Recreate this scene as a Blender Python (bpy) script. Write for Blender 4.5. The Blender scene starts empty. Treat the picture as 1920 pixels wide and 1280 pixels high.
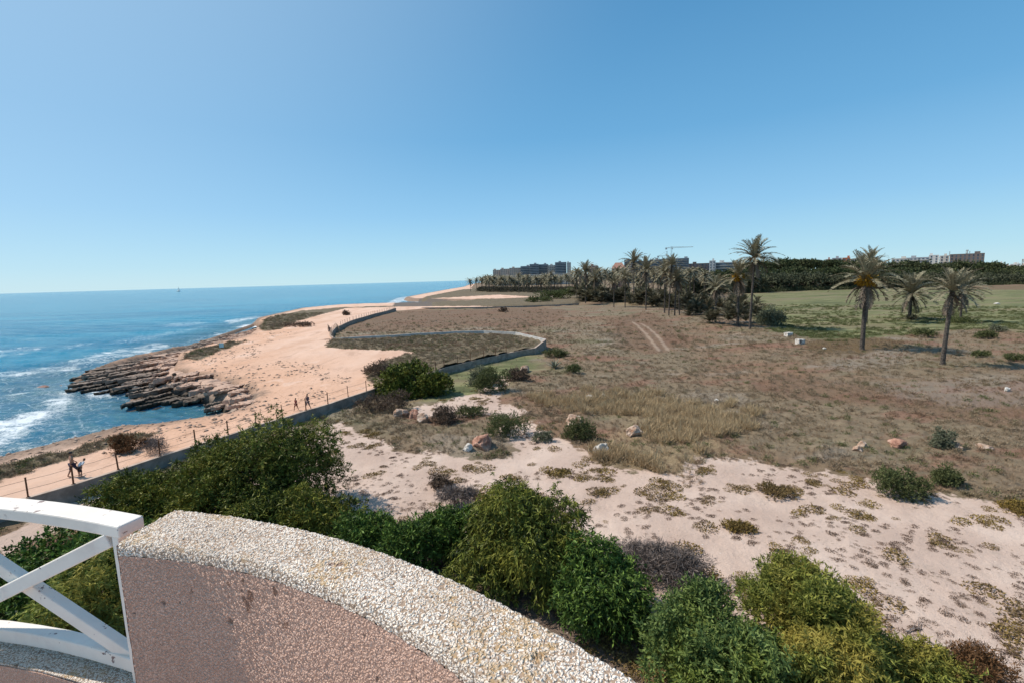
import bpy, math, random
import numpy as np
from mathutils import Vector, Matrix
random.seed(7)
RNG = np.random.default_rng(11)
R = math.radians
SC = bpy.context.scene
COL = SC.collection

# ---------------------------------------------------------------- camera
CAM_H = 13.0
FOC = 880.0 / 1920.0                 # focal length over frame width
PITCH = math.atan(116.5 / 880.0)
ROLL = math.atan(0.028)
Fv = Vector((0, math.cos(PITCH), -math.sin(PITCH)))
U0 = Vector((0, math.sin(PITCH), math.cos(PITCH)))
X0 = Vector((1, 0, 0))
Xv = X0 * math.cos(ROLL) - U0 * math.sin(ROLL)
Uv = U0 * math.cos(ROLL) + X0 * math.sin(ROLL)
cam_d = bpy.data.cameras.new('camera')
cam = bpy.data.objects.new('camera', cam_d)
COL.objects.link(cam)
m = Matrix.Identity(4)
for i, v in enumerate((Xv, Uv, -Fv)):
    for j in range(3):
        m[j][i] = v[j]
m[2][3] = CAM_H
cam.matrix_world = m
cam_d.sensor_width = 36.0
cam_d.lens = FOC * 36.0
cam_d.clip_start = 0.05
cam_d.clip_end = 40000
SC.camera = cam

# ---------------------------------------------------------------- light
SUN_EL = R(52)
SUN_AZ = math.atan2(-0.965, 0.26)     # clockwise from +Y
world = bpy.data.worlds.new('World')
SC.world = world
world.use_nodes = True
wn = world.node_tree
wn.nodes.clear()
sky = wn.nodes.new('ShaderNodeTexSky')
sky.sky_type = 'NISHITA'
sky.sun_disc = False
sky.sun_elevation = SUN_EL
sky.sun_rotation = SUN_AZ
sky.altitude = 10
sky.air_density = 1.0
sky.dust_density = 0.35
sky.ozone_density = 2.2
# clear maritime air: the physical sky graded towards the deep cyan blue of the place by height above the horizon
tc = wn.nodes.new('ShaderNodeTexCoord')
sp = wn.nodes.new('ShaderNodeSeparateXYZ')
wn.links.new(tc.outputs['Generated'], sp.inputs[0])
mr = wn.nodes.new('ShaderNodeMapRange')
wn.links.new(sp.outputs[2], mr.inputs[0])
mr.inputs[1].default_value = 0.0; mr.inputs[2].default_value = 1.0
cr = wn.nodes.new('ShaderNodeValToRGB')
wn.links.new(mr.outputs[0], cr.inputs[0])
SKYC = [(0.0, (.56, .86, .98)), (.035, (.45, .78, .97)), (.13, (.29, .62, .93)), (.27, (.15, .45, .78)), (.50, (.078, .305, .60)), (1.0, (.045, .20, .46))]
els = cr.color_ramp.elements
while len(els) < len(SKYC): els.new(.5)
for e_, (p_, c_) in zip(els, SKYC): e_.position = p_; e_.color = (*c_, 1)
scl = wn.nodes.new('ShaderNodeVectorMath'); scl.operation = 'SCALE'
dt = wn.nodes.new('ShaderNodeVectorMath'); dt.operation = 'DOT_PRODUCT'
wn.links.new(tc.outputs['Generated'], dt.inputs[0])
dt.inputs[1].default_value = (math.sin(SUN_AZ) * math.cos(SUN_EL), math.cos(SUN_AZ) * math.cos(SUN_EL), math.sin(SUN_EL))
m2 = wn.nodes.new('ShaderNodeMapRange'); m2.interpolation_type = 'SMOOTHSTEP'
wn.links.new(dt.outputs['Value'], m2.inputs[0])
m2.inputs[1].default_value = .30; m2.inputs[2].default_value = 1.0; m2.inputs[3].default_value = 0.0; m2.inputs[4].default_value = .75
mz = wn.nodes.new('ShaderNodeMix'); mz.data_type = 'RGBA'
wn.links.new(m2.outputs[0], mz.inputs[0]); wn.links.new(cr.outputs[0], mz.inputs[6]); mz.inputs[7].default_value = (.50, .74, .96, 1)
wn.links.new(mz.outputs[2], scl.inputs[0]); scl.inputs['Scale'].default_value = 1 / 0.10
mx = wn.nodes.new('ShaderNodeMix'); mx.data_type = 'RGBA'
mx.inputs[0].default_value = 0.80
wn.links.new(sky.outputs[0], mx.inputs[6]); wn.links.new(scl.outputs[0], mx.inputs[7])
bg = wn.nodes.new('ShaderNodeBackground')
bg.inputs['Strength'].default_value = 0.10
wo = wn.nodes.new('ShaderNodeOutputWorld')
wn.links.new(mx.outputs[2], bg.inputs[0])
wn.links.new(bg.outputs[0], wo.inputs[0])

sun_d = bpy.data.lights.new('sun', 'SUN')
sun_d.energy = 5.0
sun_d.angle = R(0.53)
sun_d.color = (1.0, 0.93, 0.83)
sun = bpy.data.objects.new('sun', sun_d)
COL.objects.link(sun)
SUN_DIR = Vector((math.sin(SUN_AZ) * math.cos(SUN_EL), math.cos(SUN_AZ) * math.cos(SUN_EL), math.sin(SUN_EL)))
sun.rotation_euler = SUN_DIR.to_track_quat('Z', 'Y').to_euler()
sun.location = (0, 0, 60)
SC.view_settings.view_transform = 'Standard'
SC.view_settings.look = 'None'
SC.view_settings.exposure = 0.0
SC.view_settings.gamma = 1.0
SC.view_settings.use_curve_mapping = False
SC.render.engine = 'CYCLES'
SC.cycles.max_bounces = 6
SC.cycles.diffuse_bounces = 3
SC.cycles.glossy_bounces = 2
SC.cycles.transparent_max_bounces = 4
SC.cycles.sample_clamp_indirect = 4
SC.cycles.sample_clamp_direct = 12

# ---------------------------------------------------------------- survey helpers
def at(px, py, z=0.0):
    """world position of a surveyed point of the place at height z"""
    d = Fv + Xv * ((px - 960) / 880.0) + Uv * ((640 - py) / 880.0)
    t = (z - CAM_H) / d.z
    return Vector((d.x * t, d.y * t, z))

def row_of(q):
    d = Vector(q) - Vector((0, 0, CAM_H))
    return 640 - 880 * d.dot(Uv) / d.dot(Fv)

def top_z(foot, py):
    lo, hi = -3.0, 200.0
    for _ in range(40):
        mid = (lo + hi) / 2
        if row_of((foot[0], foot[1], mid)) > py: lo = mid
        else: hi = mid
    return (lo + hi) / 2

def ppm(foot):
    """photo pixels per metre at a place"""
    return 880.0 / (Vector(foot) - Vector((0, 0, CAM_H))).dot(Fv)

def poly_at(pts, z):
    return np.array([at(x, y, z)[:2] for x, y in pts], dtype=np.float32)

def sd_poly(P, V):
    """signed distance, positive inside; P (N,2), V (M,2)"""
    d2 = np.full(len(P), 1e18, dtype=np.float32)
    ins = np.zeros(len(P), dtype=bool)
    n = len(V)
    x, y = P[:, 0], P[:, 1]
    for i in range(n):
        a, b = V[i], V[(i + 1) % n]
        e = b - a
        L = max(float(e @ e), 1e-9)
        wx, wy = x - a[0], y - a[1]
        t = np.clip((wx * e[0] + wy * e[1]) / L, 0, 1)
        dx, dy = wx - e[0] * t, wy - e[1] * t
        d2 = np.minimum(d2, dx * dx + dy * dy)
        if abs(e[1]) > 1e-9:
            c = (a[1] > y) != (b[1] > y)
            ins ^= c & (x < a[0] + (y - a[1]) * e[0] / e[1])
    d = np.sqrt(d2)
    return np.where(ins, d, -d).astype(np.float32)

def hash2(ix, iy, seed):
    h = (ix.astype(np.int64) * 374761393 + iy.astype(np.int64) * 668265263 + seed * 974711) & 0xffffffff
    h = ((h ^ (h >> 13)) * 1274126177) & 0xffffffff
    h = h ^ (h >> 16)
    return (h & 0xffff).astype(np.float32) / 65535.0

def vnoise(x, y, seed=0):
    ix, iy = np.floor(x), np.floor(y)
    fx, fy = x - ix, y - iy
    fx = fx * fx * (3 - 2 * fx); fy = fy * fy * (3 - 2 * fy)
    a = hash2(ix, iy, seed); b = hash2(ix + 1, iy, seed)
    c = hash2(ix, iy + 1, seed); d = hash2(ix + 1, iy + 1, seed)
    return (a * (1 - fx) + b * fx) * (1 - fy) + (c * (1 - fx) + d * fx) * fy

def fbm(x, y, s, seed=0, oct=4):
    v = 0; a = 0.5; t = 0
    for k in range(oct):
        v = v + a * vnoise(x / s, y / s, seed + k); t += a
        s *= 0.5; a *= 0.55
    return v / t

def smooth(a, b, x):
    t = np.clip((x - a) / (b - a), 0, 1)
    return t * t * (3 - 2 * t)

# ---------------------------------------------------------------- object helpers
def link(o, parent=None):
    COL.objects.link(o)
    if parent is not None: o.parent = parent
    return o

def tag(o, label=None, cat=None, group=None, kind=None):
    if label: o['label'] = label
    if cat: o['category'] = cat
    if group: o['group'] = group
    if kind: o['kind'] = kind
    return o

def empty(name, loc, rz=0.0, label=None, cat=None, group=None):
    o = bpy.data.objects.new(name, None)
    o.empty_display_size = 0.2
    o.location = loc
    o.rotation_euler = (0, 0, rz)
    link(o)
    return tag(o, label, cat, group)

def mesh_np(name, V, Fq, attrs=None, smooth_sh=False, mats=None):
    V = np.asarray(V, dtype=np.float32); Fq = np.asarray(Fq, dtype=np.int32)
    me = bpy.data.meshes.new(name)
    k = Fq.shape[1]
    me.vertices.add(len(V)); me.vertices.foreach_set('co', V.ravel())
    me.loops.add(Fq.size); me.loops.foreach_set('vertex_index', Fq.ravel())
    me.polygons.add(len(Fq)); me.polygons.foreach_set('loop_start', np.arange(0, Fq.size, k, dtype=np.int32))
    if smooth_sh: me.polygons.foreach_set('use_smooth', np.ones(len(Fq), dtype=bool))
    for n, a in (attrs or {}).items():
        at_ = me.attributes.new(n, 'FLOAT', 'POINT')
        at_.data.foreach_set('value', np.asarray(a, dtype=np.float32))
    me.update(calc_edges=True)
    for mt in (mats or []): me.materials.append(mt)
    return me

def mesh_py(name, V, Fs, mat=None, smooth_sh=False):
    me = bpy.data.meshes.new(name)
    me.from_pydata([tuple(v) for v in V], [], Fs)
    if smooth_sh:
        for p in me.polygons: p.use_smooth = True
    if mat: me.materials.append(mat)
    me.update()
    return me

def obj(name, me, parent=None, loc=None):
    o = bpy.data.objects.new(name, me)
    link(o, parent)
    if loc is not None: o.location = loc
    return o

class MB:
    """collects boxes, tubes and prisms into one mesh"""
    def __init__(s): s.v = []; s.f = []
    def add(s, V, Fs):
        b = len(s.v); s.v += [tuple(v) for v in V]; s.f += [tuple(i + b for i in f) for f in Fs]; return s
    def box(s, c, d, rz=0.0, taper=1.0):
        cx, cy, cz = c; dx, dy, dz = d[0] / 2, d[1] / 2, d[2] / 2
        V = []
        for z, k in ((-dz, 1), (dz, taper)):
            for x, y in ((-dx, -dy), (dx, -dy), (dx, dy), (-dx, dy)):
                x *= k; y *= k
                V.append((cx + x * math.cos(rz) - y * math.sin(rz), cy + x * math.sin(rz) + y * math.cos(rz), cz + z))
        return s.add(V, [(0, 3, 2, 1), (4, 5, 6, 7), (0, 1, 5, 4), (1, 2, 6, 5), (2, 3, 7, 6), (3, 0, 4, 7)])
    def tube(s, P, r, n=8, caps=True):
        P = [Vector(p) for p in P]
        rs = r if hasattr(r, '__len__') else [r] * len(P)
        V = []; Fs = []
        for i, p in enumerate(P):
            t = (P[min(i + 1, len(P) - 1)] - P[max(i - 1, 0)]).normalized()
            a = t.orthogonal().normalized() if abs(t.z) > .9 else t.cross(Vector((0, 0, 1))).normalized()
            b = t.cross(a).normalized()
            for k in range(n):
                an = 2 * math.pi * k / n
                V.append(p + (a * math.cos(an) + b * math.sin(an)) * rs[i])
        for i in range(len(P) - 1):
            for k in range(n):
                k2 = (k + 1) % n
                Fs.append((i * n + k, i * n + k2, (i + 1) * n + k2, (i + 1) * n + k))
        if caps:
            Fs.append(tuple(range(n))[::-1]); Fs.append(tuple((len(P) - 1) * n + k for k in range(n)))
        return s.add(V, Fs)
    def beam(s, a, b, w, h, up=(0, 0, 1)):
        a = Vector(a); b = Vector(b); t = (b - a).normalized(); up = Vector(up)
        sd = t.cross(up).normalized(); u = sd.cross(t).normalized()
        V = []
        for p in (a, b):
            for i, j in ((-1, -1), (1, -1), (1, 1), (-1, 1)):
                V.append(p + sd * (i * w / 2) + u * (j * h / 2))
        return s.add(V, [(0, 3, 2, 1), (4, 5, 6, 7), (0, 1, 5, 4), (1, 2, 6, 5), (2, 3, 7, 6), (3, 0, 4, 7)])
    def obj(s, name, mat, parent=None, loc=None, smooth_sh=False, bevel=0.0):
        o = obj(name, mesh_py(name, s.v, s.f, mat, smooth_sh), parent, loc)
        if bevel:
            b = o.modifiers.new('bevel', 'BEVEL'); b.width = bevel; b.segments = 2; b.limit_method = 'ANGLE'
        return o

# ---------------------------------------------------------------- materials
class NT:
    def __init__(s, name):
        s.m = bpy.data.materials.new(name); s.m.use_nodes = True
        s.t = s.m.node_tree; s.t.nodes.clear()
        s.out = s.n('ShaderNodeOutputMaterial')
        s.b = s.n('ShaderNodeBsdfPrincipled')
        s.t.links.new(s.b.outputs[0], s.out.inputs[0])
        s.b.inputs['Roughness'].default_value = 0.85
        s.b.inputs['Specular IOR Level'].default_value = 0.25
        s._c = None
    def n(s, ty, **kw):
        nd = s.t.nodes.new(ty)
        for k, v in kw.items(): setattr(nd, k, v)
        return nd
    def l(s, a, b): s.t.links.new(a, b)
    def put(s, sock, v):
        if hasattr(v, 'is_output'): s.l(v, sock)
        elif hasattr(v, '__len__') and len(v) == 3 and sock.type == 'RGBA': sock.default_value = (*v, 1)
        else: sock.default_value = v
    def co(s):
        if s._c is None:
            g = s.n('ShaderNodeNewGeometry'); s._c = g.outputs['Position']; s.geo = g
        return s._c
    def obco(s): return s.n('ShaderNodeTexCoord').outputs['Object']
    def scaled(s, vec, sc):
        mp = s.n('ShaderNodeMapping'); s.l(vec, mp.inputs[0]); mp.inputs['Scale'].default_value = sc
        return mp.outputs[0]
    def noise(s, scale, detail=4, rough=.55, vec=None, dist=0.0):
        nd = s.n('ShaderNodeTexNoise')
        s.l(vec if vec is not None else s.co(), nd.inputs['Vector'])
        nd.inputs['Scale'].default_value = scale; nd.inputs['Detail'].default_value = detail
        nd.inputs['Roughness'].default_value = rough; nd.inputs['Distortion'].default_value = dist
        return nd.outputs['Fac']
    def voro(s, scale, vec=None, feat='F1', rnd=1.0):
        nd = s.n('ShaderNodeTexVoronoi'); nd.feature = feat
        s.l(vec if vec is not None else s.co(), nd.inputs['Vector'])
        nd.inputs['Scale'].default_value = scale; nd.inputs['Randomness'].default_value = rnd
        return nd
    def attr(s, name):
        nd = s.n('ShaderNodeAttribute'); nd.attribute_name = name
        return nd.outputs['Fac']
    def math(s, op, a, b=0.0, c=0.0):
        nd = s.n('ShaderNodeMath', operation=op)
        s.put(nd.inputs[0], a); s.put(nd.inputs[1], b)
        if len(nd.inputs) > 2: s.put(nd.inputs[2], c)
        return nd.outputs[0]
    def rng(s, v, a, b, c=0.0, d=1.0, sm=True):
        nd = s.n('ShaderNodeMapRange'); nd.clamp = True
        if sm: nd.interpolation_type = 'SMOOTHSTEP'
        s.put(nd.inputs[0], v)
        for i, k in enumerate((a, b, c, d)): s.put(nd.inputs[i + 1], k)
        return nd.outputs[0]
    def mix(s, f, a, b, mode='MIX'):
        nd = s.n('ShaderNodeMix', data_type='RGBA', blend_type=mode)
        s.put(nd.inputs[0], f); s.put(nd.inputs[6], a); s.put(nd.inputs[7], b)
        return nd.outputs[2]
    def ramp(s, v, stops):
        nd = s.n('ShaderNodeValToRGB'); s.put(nd.inputs[0], v)
        e = nd.color_ramp.elements
        while len(e) < len(stops): e.new(0.5)
        for i, (p, c) in enumerate(stops): e[i].position = p; e[i].color = (*c, 1)
        return nd.outputs[0]
    def bump(s, h, st=0.5, dist=0.05, chain=None):
        nd = s.n('ShaderNodeBump'); s.put(nd.inputs['Height'], h)
        nd.inputs['Strength'].default_value = st; nd.inputs['Distance'].default_value = dist
        if chain is not None: s.l(chain, nd.inputs['Normal'])
        return nd.outputs[0]
    def done(s, color=None, rough=None, normal=None):
        if color is not None: s.put(s.b.inputs['Base Color'], color)
        if rough is not None: s.put(s.b.inputs['Roughness'], rough)
        if normal is not None: s.l(normal, s.b.inputs['Normal'])
        return s.m

def simple(name, c1, c2, scale=4.0, rough=.85, bump=0.0, bscale=20, objc=False):
    t = NT(name)
    v = t.obco() if objc else t.co()
    c = t.mix(t.rng(t.noise(scale, 5, .6, v), .35, .65), c1, c2)
    nrm = t.bump(t.noise(bscale, 5, .6, v), bump, 0.02) if bump else None
    return t.done(c, rough, nrm)

def leafmat(name, dark, light, hue2=None, rough=.6, transl=.25, rnd=.0, patch=False):
    """foliage: colour varies leaf by leaf through the tint attribute and by instance"""
    t = NT(name)
    tint = t.attr('tint')
    c = t.mix(tint, dark, light)
    if hue2:
        c = t.mix(t.rng(t.noise(0.55, 3), .42, .68, 0, .85), c, hue2)
    oi = t.n('ShaderNodeObjectInfo')
    if rnd:
        c = t.mix(t.math('MULTIPLY', oi.outputs['Random'], rnd), c, (0.17, 0.115, 0.08))
    if patch:
        n9 = t.noise(.085, 5, .6, t.scaled(t.co(), (.8, 1.7, 1))); n9b = t.noise(.06, 5, .6, t.scaled(t.co(), (1.0, 1.9, 3)))
        c = t.mix(t.rng(n9, .53, .61, 0, .55), c, (.26, .15, .10))
        c = t.mix(t.rng(n9b, .55, .64, 0, .6), c, (.13, .125, .055))
        c = t.mix(t.rng(n9, .44, .36, 0, .5), c, (.34, .28, .22))
    t.done(c, rough)
    t.b.inputs['Specular IOR Level'].default_value = .12
    if transl:
        tr = t.n('ShaderNodeBsdfTranslucent'); t.put(tr.inputs[0], c)
        ms = t.n('ShaderNodeMixShader'); ms.inputs[0].default_value = transl
        t.l(t.b.outputs[0], ms.inputs[1]); t.l(tr.outputs[0], ms.inputs[2]); t.l(ms.outputs[0], t.out.inputs[0])
    return t.m

# ---------------------------------------------------------------- survey of the place
SEA = -2.3
INZ = -1.0
WALL_LINE_PX = [(-260, 1010), (-100, 972), (53, 932), (138, 907.5), (222, 880.6), (300, 855), (367, 834), (428, 815), (480, 797), (530, 783), (574, 769), (615, 757), (653, 744), (687, 733), (712, 724), (745, 714), (782, 704), (817, 695), (833, 689), (858, 683), (882, 677), (907, 672), (929, 667), (949, 662), (975, 657), (1003, 652), (1023, 636)]
FAR_WALL_PX = [(1023, 636), (993, 629), (967, 623), (907, 620), (855, 621), (832, 622.5), (780, 625), (740, 628), (703, 629.5), (644, 633), (625, 633)]
WEST_WALL_PX = [(625, 633), (619, 628), (623, 620), (630, 613), (639, 610), (647, 606), (656, 602), (668, 598), (683, 594), (703, 588), (725, 583), (742, 577.5)]
BACK_WALL_PX = [(742, 577.5), (800, 577), (860, 576.5), (920, 575.5), (980, 573.5), (1040, 571.5), (1085, 569)]
wl = [at(x, y, {1003: .3, 1023: .85}.get(x, .08)) for x, y in WALL_LINE_PX]
fw_ = [at(x, y, {625: .35, 644: .5, 703.0: .7}.get(x, .85)) for x, y in FAR_WALL_PX]
ww_ = [at(x, y, .35) for x, y in WEST_WALL_PX]
bw_ = [at(x, y, -.2) for x, y in BACK_WALL_PX]
inland_poly = np.array([p[:2] for p in wl + fw_[1:] + ww_[1:] + bw_[1:]] + [tuple(at(x, y, -.3)[:2]) for x, y in ((1098, 557), (1060, 549), (960, 544), (882, 541))] + [(-110, 1500), (800, 9000), (9500, 9000), (5000, -400), (-60, -400)], dtype=np.float32)

coast_px = [(-700, 1150), (-300, 985), (0, 893), (60, 877), (120, 860), (180, 843), (215, 831), (290, 821), (335, 811), (372, 797), (392, 783), (398, 768), (372, 757), (352, 748), (300, 745), (280, 752), (222, 757), (232, 744), (260, 735), (205, 735), (190, 728), (150, 728), (118, 715), (150, 700), (190, 688), (260, 672), (330, 655), (400, 632), (480, 605), (560, 585), (640, 577), (700, 575), (740, 574), (800, 573), (850, 571.5), (905, 570), (850, 567.5), (800, 566.5), (765, 565.5), (757, 562), (790, 555), (840, 545), (868, 540), (876, 536)]
land_poly = np.concatenate([poly_at(coast_px, SEA), np.array([(-150, 2300), (1500, 9000), (9000, 9000), (9000, -3000), (-300, -3000)], dtype=np.float32)])
rock_px = [(118, 716), (150, 699), (190, 687), (260, 671), (330, 654), (400, 631), (480, 604), (503, 612), (465, 640), (400, 655), (345, 672), (338, 700), (400, 716), (440, 728), (470, 745), (478, 775), (440, 792), (396, 790), (398, 768), (352, 748), (300, 746), (280, 753), (222, 757), (232, 744), (260, 735), (205, 736), (150, 729)]
rock_poly = poly_at(rock_px, -1.3)

cv_polys = [  # coastal vegetation, outside the wall
    ([(483, 612), (500, 597), (560, 584), (640, 577), (742, 574), (742, 576), (650, 578), (610, 588), (560, 602), (525, 618), (495, 622)], 0),
    ([(345, 674), (350, 662), (400, 650), (465, 638), (440, 648), (402, 662), (372, 676)], 0),
    ([(612, 650), (617, 640), (630, 632), (860, 618), (1030, 636), (1003, 656), (817, 699), (712, 729), (700, 722), (684, 711), (684, 700), (695, 689), (720, 679), (750, 668), (783, 662), (760, 658), (700, 656), (650, 655)], 0),
    ([(-300, 1010), (-260, 975), (0, 893), (130, 858), (230, 829), (290, 822), (335, 812), (320, 818), (285, 828), (225, 848), (140, 872), (60, 897), (0, 917), (-200, 985)], -.6),
    ([(800, 556), (868, 543), (1000, 538), (1100, 541), (1100, 558), (1000, 557), (935, 553), (850, 558), (790, 561)], 0), ([(810, 568), (900, 562), (1000, 559), (1095, 556), (1095, 573), (960, 575), (810, 576)], -.3), ([(860, 549), (890, 540), (1105, 537), (1105, 552), (960, 553), (900, 551)], 0)]
cv_polys = [poly_at(p, z) for p, z in cv_polys]
isand_px = [(440, 880), (560, 800), (595, 803), (640, 795), (700, 815), (740, 842), (800, 852), (850, 855), (900, 862), (965, 860), (955, 832), (945, 806), (990, 797), (1050, 825), (1100, 850), (1120, 867), (1180, 880), (1290, 897), (1318, 862), (1400, 868), (1500, 880), (1600, 893), (1700, 922), (1800, 935), (1920, 948), (2200, 990), (2600, 1400), (2000, 2600), (200, 2400), (500, 960)]
isand = poly_at(isand_px, INZ)
isand2 = [poly_at(p, INZ) for p in (
    [(-100, 1040), (0, 1000), (60, 965), (130, 940), (200, 912), (215, 925), (190, 960), (80, 1010), (0, 1050)],
    [(780, 765), (830, 755), (900, 735), (925, 715), (940, 705), (955, 712), (940, 740), (950, 760), (990, 775), (960, 790), (900, 780), (850, 782), (790, 780)])]
rut_lines = [poly_at(p, INZ) for p in ([(1186, 603), (1196, 611), (1213, 629), (1231, 652), (1236, 660)], [(1200, 606), (1214, 613), (1232, 630), (1248, 650), (1253, 658)])]
green_px = [(1390, 552), (1500, 546), (1640, 542), (1700, 541), (1800, 539), (1920, 536), (2400, 525), (2300, 660), (1920, 625), (1820, 618), (1700, 628), (1560, 640), (1450, 622), (1420, 600)]
green = poly_at(green_px, INZ)
rust = [poly_at(p, INZ) for p in (
    [(1512, 642), (1560, 634), (1640, 633), (1700, 640), (1690, 652), (1620, 664), (1550, 662), (1510, 655)],
    [(1800, 540), (1860, 536), (2100, 530), (2100, 541), (1960, 543), (1850, 544)],
    [(1400, 712), (1500, 705), (1700, 735), (1920, 760), (2100, 780), (2100, 830), (1920, 805), (1750, 785), (1650, 765), (1450, 745)],
    [(660, 598), (760, 584), (960, 578), (1060, 580), (1060, 600), (980, 618), (860, 612), (700, 625), (640, 620)],
    [(1140, 600), (1210, 585), (1250, 600), (1300, 640), (1240, 665), (1160, 655)])]
clearing = poly_at([(1130, 556), (1200, 553), (1215, 562), (1190, 574), (1130, 572)], INZ)
gold = poly_at([(1050, 750), (1120, 742), (1240, 748), (1340, 765), (1365, 800), (1360, 840), (1310, 890), (1200, 885), (1120, 862), (1140, 820), (1180, 790), (1100, 770)], INZ)
grey_p = [poly_at(p, INZ) for p in ([(1640, 720), (1800, 710), (1920, 715), (2000, 760), (1850, 770), (1700, 750)],
                                   [(1530, 690), (1640, 655), (1700, 660), (1700, 685), (1600, 700)])]
green2 = poly_at([(835, 704), (960, 672), (1008, 662), (1012, 690), (940, 716), (905, 758), (790, 752), (815, 722)], INZ)
shade_soil_p = poly_at([(150, 1010), (430, 940), (640, 975), (900, 1010), (1150, 1095), (1265, 1150), (1300, 1190), (1700, 1290), (1500, 1500), (900, 1350), (100, 1250)], INZ)
wet_p2 = poly_at([(735, 579), (742, 569), (790, 562), (850, 564), (960, 569), (1085, 565), (1095, 571), (980, 577)], -1.0)
wet_p = poly_at([(380, 797), (396, 770), (420, 755), (474, 750), (480, 772), (440, 790), (400, 805)], -1.2)

STR_V = np.array([0.40, 0.9165]); STR_U = np.array([0.9165, -0.40])

def line_dist(P, V):
    d = np.full(len(P), 1e9)
    for a_, b_ in zip(V[:-1], V[1:]):
        e_ = b_ - a_; t_ = np.clip(((P - a_) @ e_) / (e_ @ e_), 0, 1)
        d = np.minimum(d, np.linalg.norm(P - a_ - t_[:, None] * e_, axis=1))
    return d.astype(np.float32)
def fields(P):
    P = np.asarray(P, dtype=np.float32)
    f = {}
    f['land'] = sd_poly(P, land_poly)
    f['inl'] = sd_poly(P, inland_poly)
    f['rock'] = sd_poly(P, rock_poly)
    f['cveg'] = np.max([sd_poly(P, p) for p in cv_polys], axis=0)
    f['isand'] = np.max([sd_poly(P, p) for p in [isand] + isand2], axis=0)
    f['green'] = np.maximum(sd_poly(P, green), sd_poly(P, green2))
    f['patch'] = sd_poly(P, rust[0])
    f['litter'] = sd_poly(P, shade_soil_p)
    f['rust'] = np.max([sd_poly(P, p) for p in rust], axis=0)
    f['gold'] = np.maximum(sd_poly(P, gold), sd_poly(P, clearing))
    f['grey'] = np.max([sd_poly(P, p) for p in grey_p], axis=0)
    f['wet'] = np.maximum(sd_poly(P, wet_p), sd_poly(P, wet_p2))
    f['rut'] = .38 - np.min([line_dist(P, l_) for l_ in rut_lines], axis=0)
    return f

def height(P, f, coast_only=False):
    x, y = P[:, 0], P[:, 1]
    r = np.hypot(x, y)
    n1 = fbm(x, y, 14, 3); n2 = fbm(x, y, 2.2, 9); n3 = fbm(x, y, .7, 21, 3)
    near = smooth(260, 120, r)
    # coast side
    wid = 2.6 + 6 * smooth(-8, 4, f['rock'])
    zo = SEA - .7 + (0.75 - SEA) * smooth(-1.6, wid, f['land']) + (n2 - .5) * .22
    zo = np.where(f['land'] < -1.2, SEA - .7 + f['land'] * .05, zo)
    zo = zo - 3.4 * smooth(.2, 2.6, f['rock'])
    zo = zo + smooth(0, 1.5, f['cveg']) * (.15 + .55 * (n2 - .35) + .3 * (n3 - .4)) * smooth(0, 4, f['land'])
    # inland side
    zi = INZ + (n1 - .5) * .5 + .0 * x
    scr = smooth(.4, -1.2, f['isand']) * smooth(2, -2, f['green'])
    zi = zi + scr * (np.maximum(n2 - .38, 0) * .7 + (n3 - .45) * .20) * near
    zi = zi + (1 - scr) * ((n2 - .5) * .12 + (n3 - .5) * .07)
    zi = zi + smooth(500, 1600, r) * 5
    if coast_only: return zo
    w = np.clip(r * .012, .5, 1.6)          # the bank behind the wall is closed by the footpath sheet
    k = smooth(-w * 1.6, -w * .35, f['inl'])
    return zo * (1 - k) + zi * k

def ground_z(x, y):
    P = np.array([[x, y]], dtype=np.float32)
    return float(height(P, fields(P))[0])

def place(px, py, guess=INZ):
    z = guess
    for _ in range(5):
        q = at(px, py, z); z = ground_z(q.x, q.y)
    return Vector((q.x, q.y, z))

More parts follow.
